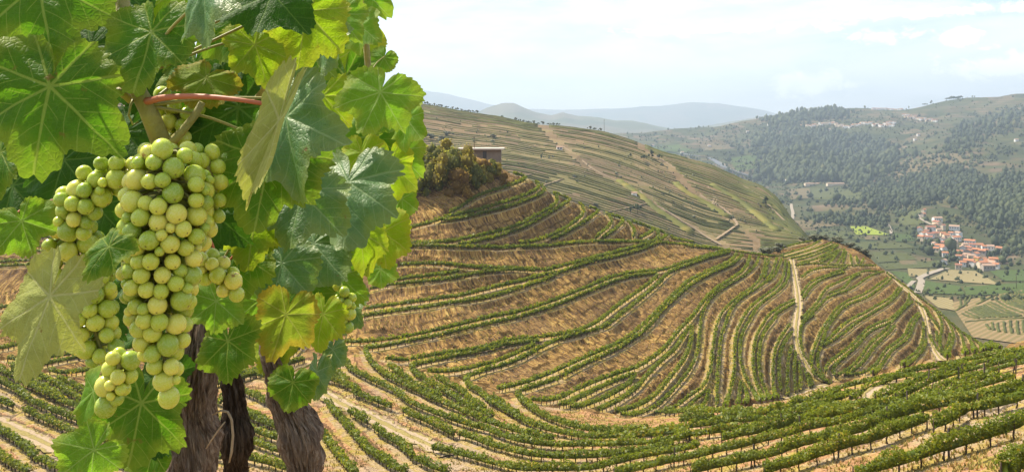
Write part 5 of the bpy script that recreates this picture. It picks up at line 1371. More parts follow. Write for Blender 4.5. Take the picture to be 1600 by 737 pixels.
ridgev_ = [(x, y) for x, y in [(1250 + i * 3.1 + rr.uniform(-1, 1), 195.5 + 2.5 * math.sin(i * 0.33) + rr.uniform(-1.6, 1.6)) for i in range(48)]] + [(1382 + i * 1.9, 194.5 - i * 0.35 + rr.uniform(-1, 1)) for i in range(9)] + [(1412 + i * 3.0, 181 + i * 0.55 + rr.uniform(-1.5, 1.5)) for i in range(18)] + [(1364 + i * 4, 171 + rr.uniform(-0.5, 0.8)) for i in range(12)]
ridgev = sorted(ridgev_[:57]) + ridgev_[57:]
for i, (x, y) in enumerate(ridgev):
    g = far.hit(x, y + 0.6)
    grp = 'ridge village line' if i < 57 else ('hamlet right of the ridge village' if i < 75 else 'skyline hamlet')
    house(g, FS[rr.randrange(3)], rr.uniform(-.6, .6), M_WALLS[rr.choice((0, 0, 1))], M_ROOFS[rr.choice((0, 1, 2, 2))], 'tiny pale house in the %s, %s from the left' % (grp, ORDL(i if i < 57 else (i - 57 if i < 75 else i - 75))), 'tiny houses of the %s' % grp, False)
for x, y, lb in ((1435, 211, 'white farmhouse alone below the ridge hamlet, upper one'), (1430, 218, 'white farmhouse alone below the ridge hamlet, lower one'), (1168, 206, 'white farm building left of the far woodland'), (1296, 203, 'small blue-white house below the ridge village'), (1201, 195, 'white house at the left end of the far road'), (1230, 283, 'white house at the foot of the far woodland'), (1500, 221, 'small white hut on the right-hand far slope'), (1588, 220, 'white cottage near the right edge of the far slope'), (1108, 228, 'pale farm on the left slope across the valley'), (1020, 228, 'white house on the valley side behind the far hill shoulder'), (1066, 239, 'white house by the grey river bend'), (1270, 287.5, 'long tan shed at the valley end, left one'), (1305, 287.5, 'long tan shed at the valley end, right one')):
    tan_ = 'tan shed' in lb
    house(far.hit(x, y + 1), (40, 10, 3, 1.2) if tan_ else FS[0], 0.1, M_WALLS[1 if tan_ else 0], M_ROOFS[2], lb, None, not tan_)
house(back.hit(874, 234), (4.5, 3, 2.2, 0.6), 0.1, M_WALLS[0], M_ROOFS[2], 'small white hut on the far hillside terraces', None)
house(back.hit(991, 305), (3.5, 2.5, 1.8, .5), 0.1, M_WALLS[0], M_ROOFS[2], 'tiny white shed beside the long far path', None, False)

# flat-roofed building on the knoll
def knoll_at(px, py, dY=0): return P(px, py, 214.0 + dY)
root = empty('flat_roofed_building', P(750, 252, 216)); tag(root, 'flat-roofed stone building behind the bushes on the knoll', 'building')
M_CONC = plain('pale_concrete', (0.46, 0.40, 0.34), 0.9, 0.1, 0.12, 0.8); M_STONE = plain('rough_stone', (0.24, 0.19, 0.15), 0.95, 0.1, 0.35, 1.2)
b0 = P(716, 252, 216); b1 = P(783, 252, 216); z0, z1 = P(0, 254, 216)[2], P(0, 234, 216)[2]
cx, wd = (b0[0] + b1[0]) / 2, b1[0] - b0[0]
o = np.array(root.location)
def part(nm, c, s, m_):
    v, f = box_arrays(np.array(c) - o, s); return link(nm, mesh_np(nm, v, f, False), m_, root)
part('wall', (cx, 220, (z0 + z1) / 2 - 0.5), (wd, 7.5, z1 - z0 + 1), M_STONE)
part('roof', (cx + 0.25, 219.6, z1 + 0.17), (wd + 1.0, 9.2, 0.34), M_CONC)
part('door', (b1[0] - 4.0, 216.2, z1 - 1.4), (0.9, 0.1, 2.0), M_WIN)
part('roof', (cx - wd * 0.95, 221.5, z1 - 0.35), (wd * 1.0, 6.5, 0.3), M_CONC)
part('wall', (cx - wd * 0.95, 221.5, z1 - 2.0), (wd * 0.95, 6.0, 3.0), M_STONE)
def pole(loc, h, lb, r0=0.09):
    root = empty('pole', loc); tag(root, lb, 'pole')
    v, f = tube_arrays([(0, 0, -0.5), (0, 0, h)], [r0, r0 * 0.7], 8); link('shaft', mesh_np('shaft', v, f), M_TRUNK, root)
    v, f = box_arrays((0, 0, h * 0.93), (h * 0.13, r0, r0)); link('crossbar', mesh_np('crossbar', v, f, False), M_TRUNK, root)
pole(P(741, 229, 217), 2.4, 'short dark pole behind the flat-roofed building', 0.08)
c_ = int(np.interp(945, back.cols, np.arange(len(back.cols)))); pole(BACKV[R3, c_], 12, 'tall thin pole on the far hillside skyline', 0.16)
pole(far.hit(1588, 452), 12, 'thin pole beside the fields at the right edge', 0.2)
# bushes on the knoll's bank
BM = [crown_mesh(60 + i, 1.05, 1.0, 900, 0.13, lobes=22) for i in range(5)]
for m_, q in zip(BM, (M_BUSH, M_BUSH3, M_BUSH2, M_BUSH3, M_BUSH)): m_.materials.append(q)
bush = [(652, 268, 2.6), (664, 290, 2.4), (660, 248, 2.2), (678, 262, 2.8), (684, 285, 2.6), (696, 250, 2.2), (700, 272, 2.8), (712, 288, 2.2), (716, 254, 2.4), (722, 272, 2.6), (738, 266, 2.1), (740, 280, 1.9), (752, 263, 1.9), (768, 264, 1.7), (776, 268, 1.4), (756, 274, 1.3), (640, 285, 2.6), (630, 262, 2.6), (672, 236, 1.6), (690, 234, 1.4), (706, 244, 1.3), (728, 252, 1.2), (784, 276, 1.0), (770, 252, 1.0)]
bo = sorted(range(len(bush)), key=lambda i: bush[i][0])
for i, (px, py, s) in enumerate(bush):
    g = near.hit(px, py + 8, 5, 8)
    root = empty('bush', g); tag(root, 'olive and rust coloured bush on the knoll bank, %s from the left' % ORD[bo.index(i)], 'bush', 'bushes on the knoll bank')
    s *= 0.80 if px > 700 and py < 270 else 1.0
    c = link('crown', BM[i % 5], None, root); c.scale = (s * 1.35, s * 0.95, s * 1.3); c.location = (0, 0, s * 0.85); c.rotation_euler = (0, 0, i * 1.3)
    t_ = link('trunk', TRUNK_ME, None, root); t_.scale = (s * 0.4, s * 0.4, s * 0.7)

# ------------------------------------------------------------------ air
hz = NT('haze_air'); hz.n.remove(hz.out)
out = hz.n.new('ShaderNodeOutputMaterial'); pvn = hz.n.new('ShaderNodeVolumePrincipled')
pvn.inputs['Color'].default_value = (0.66, 0.82, 1.0, 1); pvn.inputs['Density'].default_value = HAZE; pvn.inputs['Anisotropy'].default_value = 0.2
hz.l.new(pvn.outputs[0], out.inputs['Volume'])
v, f = box_arrays((0, 6500, (HAZE_TOP - 162) / 2), (34000, 19000, HAZE_TOP + 162))
tag(link('haze', mesh_np('haze', v, f, False), hz.m), 'pale blue haze filling the valley air', 'haze', kind='stuff')
# ------------------------------------------------------------------ the near vine: trunks, canes, leaves, grapes
GR, DK, YG, BL, PA, AU, LT = 'green', 'dark', 'yellow', 'blue', 'pale', 'autumn', 'light'
ML = {
    GR: mat_leaf('leaf_green', (0.044, 0.125, 0.010), (0.34, 0.44, 0.08), (0.16, 0.40, 0.012), (0.28, 0.34, 0.03), 0.5, 0.36, 0.45, 0.7),
    DK: mat_leaf('leaf_dark_green', (0.026, 0.082, 0.010), (0.15, 0.26, 0.05), (0.10, 0.27, 0.012), None, 0, 0.45, 0.35),
    YG: mat_leaf('leaf_yellow_green', (0.170, 0.310, 0.018), (0.42, 0.48, 0.10), (0.40, 0.62, 0.018), (0.42, 0.40, 0.03), 0.5, 0.42, 0.50, 0.5),
    BL: mat_leaf('leaf_blue_green', (0.062, 0.150, 0.045), (0.26, 0.38, 0.15), (0.18, 0.40, 0.04), (0.30, 0.34, 0.05), 0.35, 0.30, 0.32, 0.3, 0.45),
    PA: mat_leaf('leaf_pale_underside', (0.32, 0.37, 0.11), (0.50, 0.52, 0.24), (0.40, 0.45, 0.060), (0.34, 0.33, 0.05), 0.3, 0.62, 0.40, 0.9, 0.2),
    AU: mat_leaf('leaf_turning', (0.190, 0.290, 0.025), (0.40, 0.44, 0.10), (0.34, 0.46, 0.030), (0.52, 0.22, 0.030), 0.4, 0.45, 0.48, 0.7),
    LT: mat_leaf('leaf_light_green', (0.080, 0.205, 0.020), (0.34, 0.48, 0.13), (0.30, 0.60, 0.030), (0.36, 0.38, 0.04), 0.4, 0.42, 0.48, 0.1)}
M_PET = plain('petiole_green', (0.25, 0.24, 0.06), 0.5, 0.4, 0.3, 40); M_PETR = plain('petiole_red', (0.38, 0.12, 0.05), 0.5, 0.4, 0.3, 30)
M_CANE = plain('green_cane', (0.27, 0.25, 0.075), 0.6, 0.3, 0.5, 60, 0.4); M_RACH = plain('rachis', (0.22, 0.22, 0.06), 0.6, 0.3, 0.3, 60)
M_BERRY = mat_berry()
M_BK1 = mat_bark('vine_bark', (0.060, 0.038, 0.027), (0.38, 0.27, 0.19), (0.72, 0.60, 0.48)); M_BK2 = mat_bark('shaded_vine_bark', (0.016, 0.011, 0.009), (0.085, 0.06, 0.043), (0.24, 0.185, 0.135))  # second bark is a darker copy with the rear trunk's shade in its colour
AX = np.array((0, 14, 26, 38, 52, 66, 80, 95, 110, 128, 146, 160, 170, 177, 180.0))
AR = np.array((1.0, .87, .70, .80, .93, .82, .66, .72, .79, .72, .66, .58, .45, .22, .10))
def leaf_mesh(seed, fold, cup, droop, sinus, squash, wave, na=150, nr=11):
    r = np.random.default_rng(seed)
    ph = np.linspace(-np.pi, np.pi, na + 1)[:-1]
    a = np.abs(np.degrees(ph))
    jl = 1 + 0.07 * np.sin(ph * 2.1 + r.uniform(0, 6)) + 0.05 * np.sin(ph * 3.7 + r.uniform(0, 6))
    base = np.interp(a, AX, AR); flat = np.interp(a, AX, np.array((.95, .92, .89, .87, .87, .85, .82, .80, .79, .75, .70, .60, .46, .24, .10)))
    Rr = (flat * (1 - sinus) + base * sinus) * jl
    tooth = (a / 9.6) % 1.0; tooth = np.where(tooth < 0.62, tooth / 0.62, (1 - tooth) / 0.38)
    big = 0.6 + 0.4 * np.cos(np.radians(a) * 7.5)
    Rr = Rr * (1 + (tooth - 0.45) * 0.105 * big * (a < 172) + 0.02 * r.normal(0, 1, na) * (a < 170))
    t = np.linspace(0, 1, nr + 1)[1:] ** 0.9
    u = np.sin(ph)[None] * Rr[None] * t[:, None]; v = np.cos(ph)[None] * Rr[None] * t[:, None]
    u = np.concatenate(([0], u.ravel())); v = np.concatenate(([0], v.ravel())); edge = np.concatenate(([0], np.repeat(t, na)))
    phv = np.concatenate(([0], np.tile(ph, nr)))
    rad = np.hypot(u, v)
    z = fold * np.abs(u * squash) ** 1.25 + cup * rad ** 2 - droop * np.clip(v, 0, 2) ** 2 - droop * 0.5 * np.clip(-v, 0, 2) ** 2
    p0, p1 = r.uniform(0, 6, 2)
    wave = wave * min(1.0, squash * 1.3)
    z += wave * (np.sin(phv * 5 + p0) * 0.085 + np.sin(phv * 9 + p1) * 0.035) * rad ** 1.6
    uv2 = np.stack((u, v), 1)
    z += (nz(uv2 + seed, 2.4, 3, seed % 7) - 0.5) * 0.16 * min(1.0, squash * 1.3) * np.clip(rad * 2, 0, 1)
    # blade bulges between the veins
    al = np.array((0, .90, 1.86, 2.64)); dm = np.min(np.abs(np.abs(phv)[:, None] - al[None]), 1)
    z += 0.045 * np.clip(dm / 0.45, 0, 1) * np.clip(rad * 2.2, 0, 1) * (1 - 0.5 * edge)
    X = np.stack((u * squash, v, z), 1)
    F = []
    j = np.arange(na); k = (j + 1) % na
    T3 = np.stack((np.zeros(na, int), 1 + k, 1 + j), 1)
    for i in range(nr - 1): F.append(np.stack((1 + i * na + j, 1 + i * na + k, 1 + (i + 1) * na + k, 1 + (i + 1) * na + j), 1))
    me = mesh_np('leaf', X, [np.concatenate(F), T3])
    vattr(me, 'leafuv', np.stack((u, v, np.full(len(u), seed * 0.37)), 1)); fattr(me, 'edge', edge)
    return me
def trunk_mesh(line, rad, seed, knots=()):
    p4 = resample(crspline(np.concatenate((np.array(line), np.asarray(rad)[:, None]), 1), 0.01), 0.005); p, rr_ = p4[:, :3], p4[:, 3]; m = len(p); n = 128
    V, _ = tube_arrays(p, rr_, n, False); V = V.reshape(m, n, 3); c = p[:, None, :]; d = V - c; R0_ = np.linalg.norm(d, axis=2, keepdims=True); d /= R0_
    s = np.linspace(0, 1, m) * np.linalg.norm(p[-1] - p[0]); th = np.arange(n) / n * 2 * np.pi
    S, TH = np.meshgrid(s, th, indexing='ij'); tw = TH + S * 3.0 + 0.25 * np.sin(S * 30)
    q = np.stack((np.cos(tw) * 3.2, np.sin(tw) * 3.2, S * 14), 2).reshape(-1, 3)
    q2 = np.stack((np.cos(tw) * 6, np.sin(tw) * 6, S * 48), 2).reshape(-1, 3)
    q3 = np.stack((np.cos(TH) * 1.4, np.sin(TH) * 1.4, S * 14), 2).reshape(-1, 3)
    a, b, g = [nz(x, 1.0, 3, seed + i).reshape(m, n, 1) for i, x in enumerate((q, q2, q3))]
    ridge_ = 1 - np.abs(a * 2 - 1) * 1.6
    disp = R0_ * ((ridge_ - 0.5) * 0.30 + (b - 0.5) * 0.95 + (g - 0.5) * 0.7 + (1 - 2.2 * np.abs(nz(q2 * np.array((2.2, 2.2, 0.8)), 1.0, 3, seed + 9).reshape(m, n, 1) - 0.5) - 0.6) * 0.45)
    V = V + d * disp
    for ks, kt, kr, kh in knots:
        dd = np.sqrt(((S - ks) / kr) ** 2 + (np.minimum(np.abs(TH - kt), 2 * np.pi - np.abs(TH - kt)) * rr_[:, None] / kr) ** 2)
        V = V + d * (kh * (np.exp(-dd ** 2 * 1.2) - 0.75 * np.exp(-dd ** 2 * 7)))[:, :, None]
    F = []
    j = np.arange(n); k = (j + 1) % n
    for i in range(m - 1): F.append(np.stack((i * n + j, i * n + k, (i + 1) * n + k, (i + 1) * n + j), 1))
    Vf = np.concatenate((V.reshape(-1, 3), p[:1], p[-1:]))
    caps = np.concatenate((np.stack((k, j, np.full(n, m * n)), 1), np.stack(((m - 1) * n + j, (m - 1) * n + k, np.full(n, m * n + 1)), 1)))
    me = mesh_np('trunk', Vf, [np.concatenate(F), caps])
    ct = np.stack((np.cos(tw) * 0.35 + np.sin(tw) * 0.2, S * 5.0, np.sin(tw) * 0.4), 2).reshape(-1, 3)
    vattr(me, 'barkuv', np.concatenate((ct * 3, np.zeros((2, 3)))))
    return me
GZ = -1.55
def vine_root(px, Y, label):
    loc = np.array(((px - 800) * Y / FPX, Y, GZ)); r_ = empty('grape_vine', loc); tag(r_, label, 'grape vine', 'near grape vines'); return r_
va = vine_root(300, 0.92, 'near grape vine heavy with green grapes, thick brown trunk at left')
vb = vine_root(372, 1.28, 'grape vine with a dark shaded trunk between two other trunks')
vc = vine_root(480, 1.20, 'near grape vine with pale split trunk and turning yellow leaf')
for o_ in (va, vb, vc): o_.pop('group', None) if False else None
def child(name, me, mat, root, wloc):
    return link(name, me, mat, root, tuple(np.asarray(wloc, float) - np.array(root.location)))
def wline(pts): return [P(*q) for q in pts]
def add_tube(name, pts, rad, mat, root, n=10, step=0.01, sub=None):
    p = crspline(np.array(wline(pts)), step); v, f = tube_arrays(p, np.interp(np.linspace(0, 1, len(p)), np.linspace(0, 1, len(rad)), rad), n)
    o0 = np.array(root.location); return link(name, mesh_np(name, v - o0, f), mat, root)
# trunks (down to the bench below the frame)
def trunk(root, pts, rad, seed, mat, knots):
    line = np.array(wline(pts)); o0 = np.array(root.location)
    zs = np.arange(GZ - 0.05, line[0, 2] - 0.03, 0.06); g = np.stack((np.full(len(zs), line[0, 0]), np.full(len(zs), line[0, 1]), zs), 1)
    g[:, 0] += 0.012 * np.sin(zs * 9 + seed); full = np.concatenate((g, line))
    rads = np.concatenate((np.linspace(rad[0] * 1.1, rad[0], len(g)) * 0.55, np.interp(np.linspace(0, 1, len(line)), np.linspace(0, 1, len(rad) - 1), rad[1:]) * 0.58))
    return link('trunk', trunk_mesh(full - o0, rads, seed, knots), mat, root)
zt = lambda py, Y: 0 - GZ + (HY - py) * Y / FPX      # height above the bench
trunk(va, [(296, 735, .92), (300, 690, .92), (302, 640, .92), (306, 590, .92), (312, 545, .92), (318, 500, .93), (322, 460, .95)], [.030, .028, .027, .026, .026, .024, .020, .014], 3, M_BK1, [(zt(625, .92), 4.2, .022, .012), (zt(700, .92), 2.6, .02, .010), (zt(560, .92), 5.4, .02, .008)])
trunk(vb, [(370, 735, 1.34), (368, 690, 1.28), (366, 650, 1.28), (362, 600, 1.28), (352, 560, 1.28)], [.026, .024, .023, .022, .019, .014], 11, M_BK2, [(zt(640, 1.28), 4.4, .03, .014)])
trunk(vc, [(474, 735, 1.2), (470, 700, 1.2), (462, 670, 1.2), (446, 635, 1.2), (436, 600, 1.2), (428, 560, 1.2), (420, 500, 1.22), (414, 440, 1.25)], [.028, .026, .025, .024, .024, .024, .022, .018, .012], 23, M_BK1, [(zt(660, 1.2), 4.0, .03, .018), (zt(640, 1.2), 5.4, .025, .016), (zt(600, 1.2), 4.6, .02, .010)])
# canes and stalks
add_tube('cane', [(322, 470, .95), (318, 420, .90), (308, 330, .80), (285, 285, .72), (262, 246, .68), (245, 205, .67), (228, 165, .66), (208, 125, .66), (196, 70, .68), (190, -40, .7)], [.012, .010, .0085, .008, .0085, .0092, .0080, .0062, .0055, .005], M_CANE, va, 14)
add_tube('cane', [(414, 450, 1.25), (408, 380, 1.15), (395, 300, 1.1), (400, 200, 1.05), (420, 90, 1.0), (430, -40, 1.0)], [.010, .009, .008, .008, .007, .006], M_CANE, va, 12)
add_tube('cane', [(428, 560, 1.2), (440, 470, 1.35), (500, 380, 1.5), (560, 260, 1.6), (575, 120, 1.6), (560, -30, 1.6)], [.012, .010, .008, .007, .006, .005], M_CANE, vc, 12)
add_tube('stalk', [(222, 160, .66), (262, 152, .64), (320, 151, .63), (380, 157, .62), (418, 163, .62)], [.0032, .0023, .0020, .0018, .0016], M_PETR, va)
add_tube('stalk', [(255, 235, .67), (285, 205, .66), (305, 180, .66), (316, 160, .66)], [.0040, .0034, .0030, .0024], M_CANE, va)
add_tube('stalk', [(205, 155, .67), (190, 145, .66), (176, 137, .66)], [.0040, .0030, .0024], M_CANE, va)
add_tube('tendril', [(210, 150, .66), (204, 165, .65), (201, 180, .655), (208, 195, .66), (216, 190, .66)], [.0010, .0009, .0008, .0007, .0005], M_PET, va)
add_tube('peduncle', [(258, 240, .68), (252, 250, .655), (246, 262, .645), (242, 285, .65)], [.0045, .0035, .003, .0026], M_CANE, va)
add_tube('dry_strand', [(332, 648, .90), (345, 641, .885), (356, 643, .88), (362, 655, .88), (364, 680, .88), (362, 705, .885), (358, 722, .89)], [.0005, .0010, .0012, .0013, .0012, .0014, .0008], plain('dry_fibre', (0.28, 0.22, 0.15), 0.9, 0.1, 0.2, 60), va)
add_tube('dry_strand', [(322, 700, .89), (335, 680, .885), (346, 665, .88), (352, 658, .88)], [.0006, .0010, .0008, .0005], plain('dry_fibre_dark', (0.30, 0.23, 0.16), 0.9, 0.1, 0.2, 60), va)
# leaves: px, py of the stalk end, distance, width in pixels, direction of the tip, tilt, turn, material, fold, cup, droop, lobing, squash
LV = [
 (78, 135, .62, 262, 96, 8, -6, GR, -.10, -.05, .06, 1.0, 1, 'a'), (62, -28, .66, 250, 76, 12, -14, GR, -.12, -.04, .05, .8, 1, 'a'), (237, 50, .65, 178, 94, 14, 6, GR, -.08, .05, .05, .85, 1, 'a'),
 (322, -22, .60, 190, 72, 18, 34, BL, -.22, -.05, .10, .7, .92, 'a'), (425, -10, .66, 165, 96, 24, 8, DK, -.10, -.05, .06, .8, 1, 'a'), (478, 18, .68, 170, 100, 10, -20, YG, .16, -.05, .08, .9, .9, 'a'),
 (436, 188, .57, 285, 112, -8, 30, PA, .9, 0, .04, .5, .24, 'a'), (448, 182, .64, 235, 62, 22, 30, BL, -.20, -.08, .10, 1.0, .9, 'a'), (372, 168, .70, 190, 140, 16, 10, DK, -.12, -.05, .05, .7, 1, 'a'),
 (420, 250, .66, 215, 98, 18, -8, GR, -.10, -.05, .07, .95, .95, 'a'), (512, 62, .85, 110, 86, 10, 50, BL, -.25, -.1, .10, .6, .8, 'a'), (398, 70, .70, 130, 78, 14, -30, YG, .1, -.05, .06, .7, .9, 'a'),
 (528, 22, 1.4, 105, 100, 16, 8, LT, -.12, -.05, .06, .9, 1, 'c'), (594, 144, 1.3, 138, 108, 10, 8, LT, -.12, -.05, .06, .95, 1, 'c'), (562, 40, 1.5, 95, 80, 14, 30, LT, -.12, -.05, .06, .8, .9, 'c'), (602, 190, 1.5, 40, 60, 10, 0, LT, -.1, 0, .05, .5, 1, 'c'),
 (565, 238, 1.4, 96, 84, 8, 30, YG, .2, -.05, .06, .6, .9, 'c'), (610, 255, 1.5, 112, 92, 6, -24, YG, -.15, -.05, .06, .8, .9, 'c'), (636, 185, 1.5, 92, 90, 6, 42, LT, -.15, -.05, .06, .8, .9, 'c'), (545, 285, 1.25, 190, 82, 24, 10, BL, -.15, -.08, .08, .8, 1, 'c'),
 (598, 362, 1.4, 112, 78, 10, 20, YG, -.15, -.05, .06, .7, .9, 'c'), (562, 360, 1.35, 116, 86, 8, -26, YG, -.15, -.05, .06, .6, .9, 'c'), (490, 380, 1.25, 150, 94, 18, 12, BL, -.12, -.05, .06, .8, 1, 'c'), (628, 310, 1.55, 70, 78, 8, 30, LT, -.1, 0, .05, .7, 1, 'c'),
 (447, 491, 1.0, 122, 108, 8, -10, AU, -.10, -.06, .06, .9, 1, 'c'), (505, 490, 1.1, 98, 92, 8, 18, YG, -.10, -.05, .06, .8, .9, 'c'), (458, 597, 1.05, 82, 96, 12, 6, GR, -.05, -.04, .05, .35, 1, 'c'), (495, 580, 1.1, 88, 78, 8, 46, BL, -.15, -.05, .06, .6, .8, 'c'),
 (356, 532, .84, 112, 82, 10, 8, GR, -.10, -.05, .06, .6, 1, 'a'), (78, 462, .575, 215, 101, 4, 12, PA, -.22, 0, .05, 1.0, .80, 'a'), (34, 345, .72, 110, 70, 10, -20, LT, -.1, -.04, .05, .8, 1, 'a'), (2, 238, .66, 140, 86, 10, 26, GR, -.1, -.04, .05, .8, .9, 'a'),
 (221, 629, .76, 168, 96, 10, -4, GR, -.10, -.05, .06, .95, 1, 'a'), (147, 702, .70, 112, 140, 12, 10, LT, -.12, -.04, .06, .8, 1, 'a'), (146, 610, .80, 120, 96, 8, 38, LT, -.15, -.04, .06, .8, .8, 'a'), (170, 385, .545, 100, 106, 22, 24, GR, -.22, -.1, .12, .6, .9, 'a'),
 (338, 470, .80, 100, 92, 12, -8, LT, -.12, -.05, .06, .7, .95, 'a'), (142, 72, .74, 150, 92, 14, 10, DK, -.1, -.05, .05, .8, 1, 'a'), (196, 205, .78, 130, 96, 14, 10, DK, -.1, -.05, .05, .8, 1, 'a'), (258, 660, .98, 110, 92, 10, 40, DK, -.15, -.05, .05, .8, .8, 'a'),
 (240, 705, .98, 90, 100, 12, 10, GR, -.1, -.05, .05, .8, 1, 'a'), (322, 122, .68, 110, 110, 30, 0, AU, -.1, -.1, .05, .6, 1, 'a'), (470, 300, .95, 170, 92, 18, 8, BL, -.15, -.05, .06, .8, 1, 'a'), (400, 330, .95, 150, 96, 14, -10, YG, -.1, -.05, .06, .8, 1, 'a'), (372, 395, .95, 140, 80, 18, 6, GR, -.1, -.05, .06, .8, 1, 'a'),
 (440, 410, 1.05, 130, 96, 10, 10, BL, -.1, -.05, .06, .7, 1, 'c'), (405, 470, 1.1, 110, 92, 10, -14, LT, -.1, -.05, .06, .8, 1, 'c'), (530, 430, 1.35, 110, 86, 8, 20, LT, -.1, -.05, .06, .8, 1, 'c'), (545, 470, 1.4, 90, 96, 8, 30, BL, -.1, -.05, .06, .7, .9, 'c'),
 (560, 190, 1.7, 150, 88, 10, 10, GR, -.1, -.05, .06, .8, 1, 'c'), (520, 220, 1.6, 150, 96, 10, 16, LT, -.1, -.05, .06, .8, 1, 'c'), (575, 300, 1.7, 140, 90, 10, 10, GR, -.1, -.05, .06, .8, 1, 'c'), (540, 120, 1.7, 140, 84, 12, -10, GR, -.1, -.05, .06, .8, 1, 'c'), (505, 150, 1.5, 130, 100, 12, -10, YG, -.1, -.05, .06, .8, 1, 'c'),
 (560, -20, 1.65, 120, 92, 12, 10, LT, -.1, -.05, .06, .8, 1, 'c'), (500, -20, 1.5, 130, 80, 12, -10, YG, -.1, -.05, .06, .8, 1, 'c'), (470, 70, 1.3, 150, 92, 12, 10, GR, -.1, -.05, .06, .8, 1, 'a'), (370, 30, .9, 150, 86, 12, 10, GR, -.1, -.05, .06, .8, 1, 'a'), (270, -10, .85, 150, 92, 12, 10, YG, -.1, -.05, .06, .8, 1, 'a'), (180, -30, .85, 160, 92, 12, 10, DK, -.1, -.05, .06, .8, 1, 'a'),
 (20, 290, .85, 150, 92, 12, 10, DK, -.1, -.05, .06, .8, 1, 'a'), (65, 300, .9, 140, 96, 12, 10, GR, -.1, -.05, .06, .8, 1, 'a'), (20, 60, .85, 180, 92, 12, 10, DK, -.1, -.05, .06, .8, 1, 'a'), (150, 320, .9, 150, 92, 12, 10, DK, -.1, -.05, .06, .8, 1, 'a'), (230, 400, .95, 160, 92, 12, 10, DK, -.1, -.05, .06, .8, 1, 'a'), (330, 330, .9, 150, 86, 12, 10, DK, -.1, -.05, .06, .8, 1, 'a'),
 (290, 250, .88, 150, 96, 12, 10, GR, -.1, -.05, .06, .8, 1, 'a'), (350, 250, .85, 150, 80, 12, 10, DK, -.1, -.05, .06, .8, 1, 'a'), (250, 500, .95, 140, 92, 12, 10, DK, -.1, -.05, .06, .8, 1, 'a'), (150, 480, .9, 130, 92, 12, 10, DK, -.1, -.05, .06, .8, 1, 'a'), (255, 590, .88, 110, 80, 12, 10, DK, -.1, -.05, .06, .8, 1, 'a'), (100, 250, .8, 140, 96, 12, 10, DK, -.1, -.05, .06, .8, 1, 'a'),
 (168, 100, .95, 150, 96, 10, 6, DK, -.1, -.05, .05, .8, 1, 'a'), (232, 112, 1.0, 150, 92, 10, 6, DK, -.1, -.05, .05, .8, 1, 'a'), (305, 100, .98, 150, 88, 10, 6, GR, -.1, -.05, .05, .8, 1, 'a'), (120, 190, .92, 150, 96, 10, 6, DK, -.1, -.05, .05, .8, 1, 'a'), (255, 170, 1.02, 150, 92, 10, 6, DK, -.1, -.05, .05, .8, 1, 'a'), (395, 430, 1.2, 130, 92, 10, 6, DK, -.1, -.05, .05, .8, 1, 'c'), (470, 440, 1.3, 130, 92, 10, 6, GR, -.1, -.05, .05, .8, 1, 'c'),
 (520, 330, 1.75, 150, 92, 10, 6, LT, -.1, -.05, .06, .8, 1, 'c'), (600, 90, 1.7, 52, 110, 8, 10, LT, -.1, 0, .05, .6, 1, 'c'), (555, 75, 1.75, 110, 92, 8, 6, YG, -.1, 0, .05, .6, 1, 'c'), (620, 235, 1.7, 110, 96, 8, 10, LT, -.1, 0, .05, .7, 1, 'c'), (595, 420, 1.6, 60, 80, 8, 20, LT, -.1, 0, .05, .7, 1, 'c'), (430, 540, 1.2, 80, 110, 10, 20, YG, -.1, 0, .05, .7, 1, 'c'), (520, 545, 1.2, 70, 84, 8, 40, BL, -.1, 0, .05, .7, 1, 'c')]
NODES = {'a': [(208, 125, .66), (228, 165, .66), (196, 70, .70), (285, 285, .74), (310, 340, .82), (400, 200, 1.05), (405, 320, 1.12), (322, 450, .93), (420, 90, 1.0), (190, -40, .7)],
         'c': [(440, 470, 1.35), (500, 380, 1.5), (560, 260, 1.6), (575, 120, 1.6), (428, 560, 1.2), (560, -30, 1.6), (436, 610, 1.19)]}
rl = random.Random(4)
for i, (px, py, Y, size, roll, pitch, yaw, mt, fold, cup, droop, sinus, squash, who) in enumerate(LV):
    root = va if who == 'a' else vc
    hero = size > 90 and Y < 1.45
    me = leaf_mesh(i + 1, fold, cup, droop, sinus, squash, 1.0 + 0.3 * rl.random(), 150 if hero else 96, 11 if hero else 8)
    sc_ = size / 1.72 * Y / FPX
    a = math.radians(roll); tip = Vector((math.cos(a), 0, -math.sin(a))); n0 = Vector((0, -1, 0)); side = tip.cross(n0); side.normalize()
    M3 = Matrix((side, tip, n0)).transposed()
    Mx = Matrix.Rotation(math.radians(yaw), 3, tip) @ Matrix.Rotation(math.radians(pitch * 1.1 + 10), 3, side) @ M3
    lo = child('leaf', me, ML[mt], root, P(px, py, Y))
    lo.rotation_euler = Mx.to_euler(); lo.scale = (sc_, sc_, sc_)
    if mt in (PA, AU): lo['label'] = {PA: 'pale yellow-green leaf showing its underside', AU: 'leaf turning yellow with brown edges'}[mt]
    # stalk of the leaf, back to the nearest node of the cane
    w = P(px, py, Y); nd = [P(*q) for q in NODES[who]]; b = min(nd, key=lambda q: np.linalg.norm(q - w)); 
    if np.linalg.norm(b - w) < 0.17 and Y > 0.59:
        back_n = np.array(Mx @ Vector((0, 0, -1))); inv = np.array(Mx.inverted())
        ctrl = [w + back_n * 0.0015, w + back_n * 0.02 - np.array(Mx @ Vector((0, 1, 0))) * 0.02, (w + b) / 2 + np.array((0, 0.015, 0.01)), b]
        p = crspline(np.array(ctrl), 0.008); v, f = tube_arrays(((p - w) @ inv.T) / sc_, np.linspace(0.0008, 0.0014, len(p)) / sc_, 7)
        link('petiole', mesh_np('petiole', v, f), M_PETR if i % 6 == 0 else M_PET, lo)
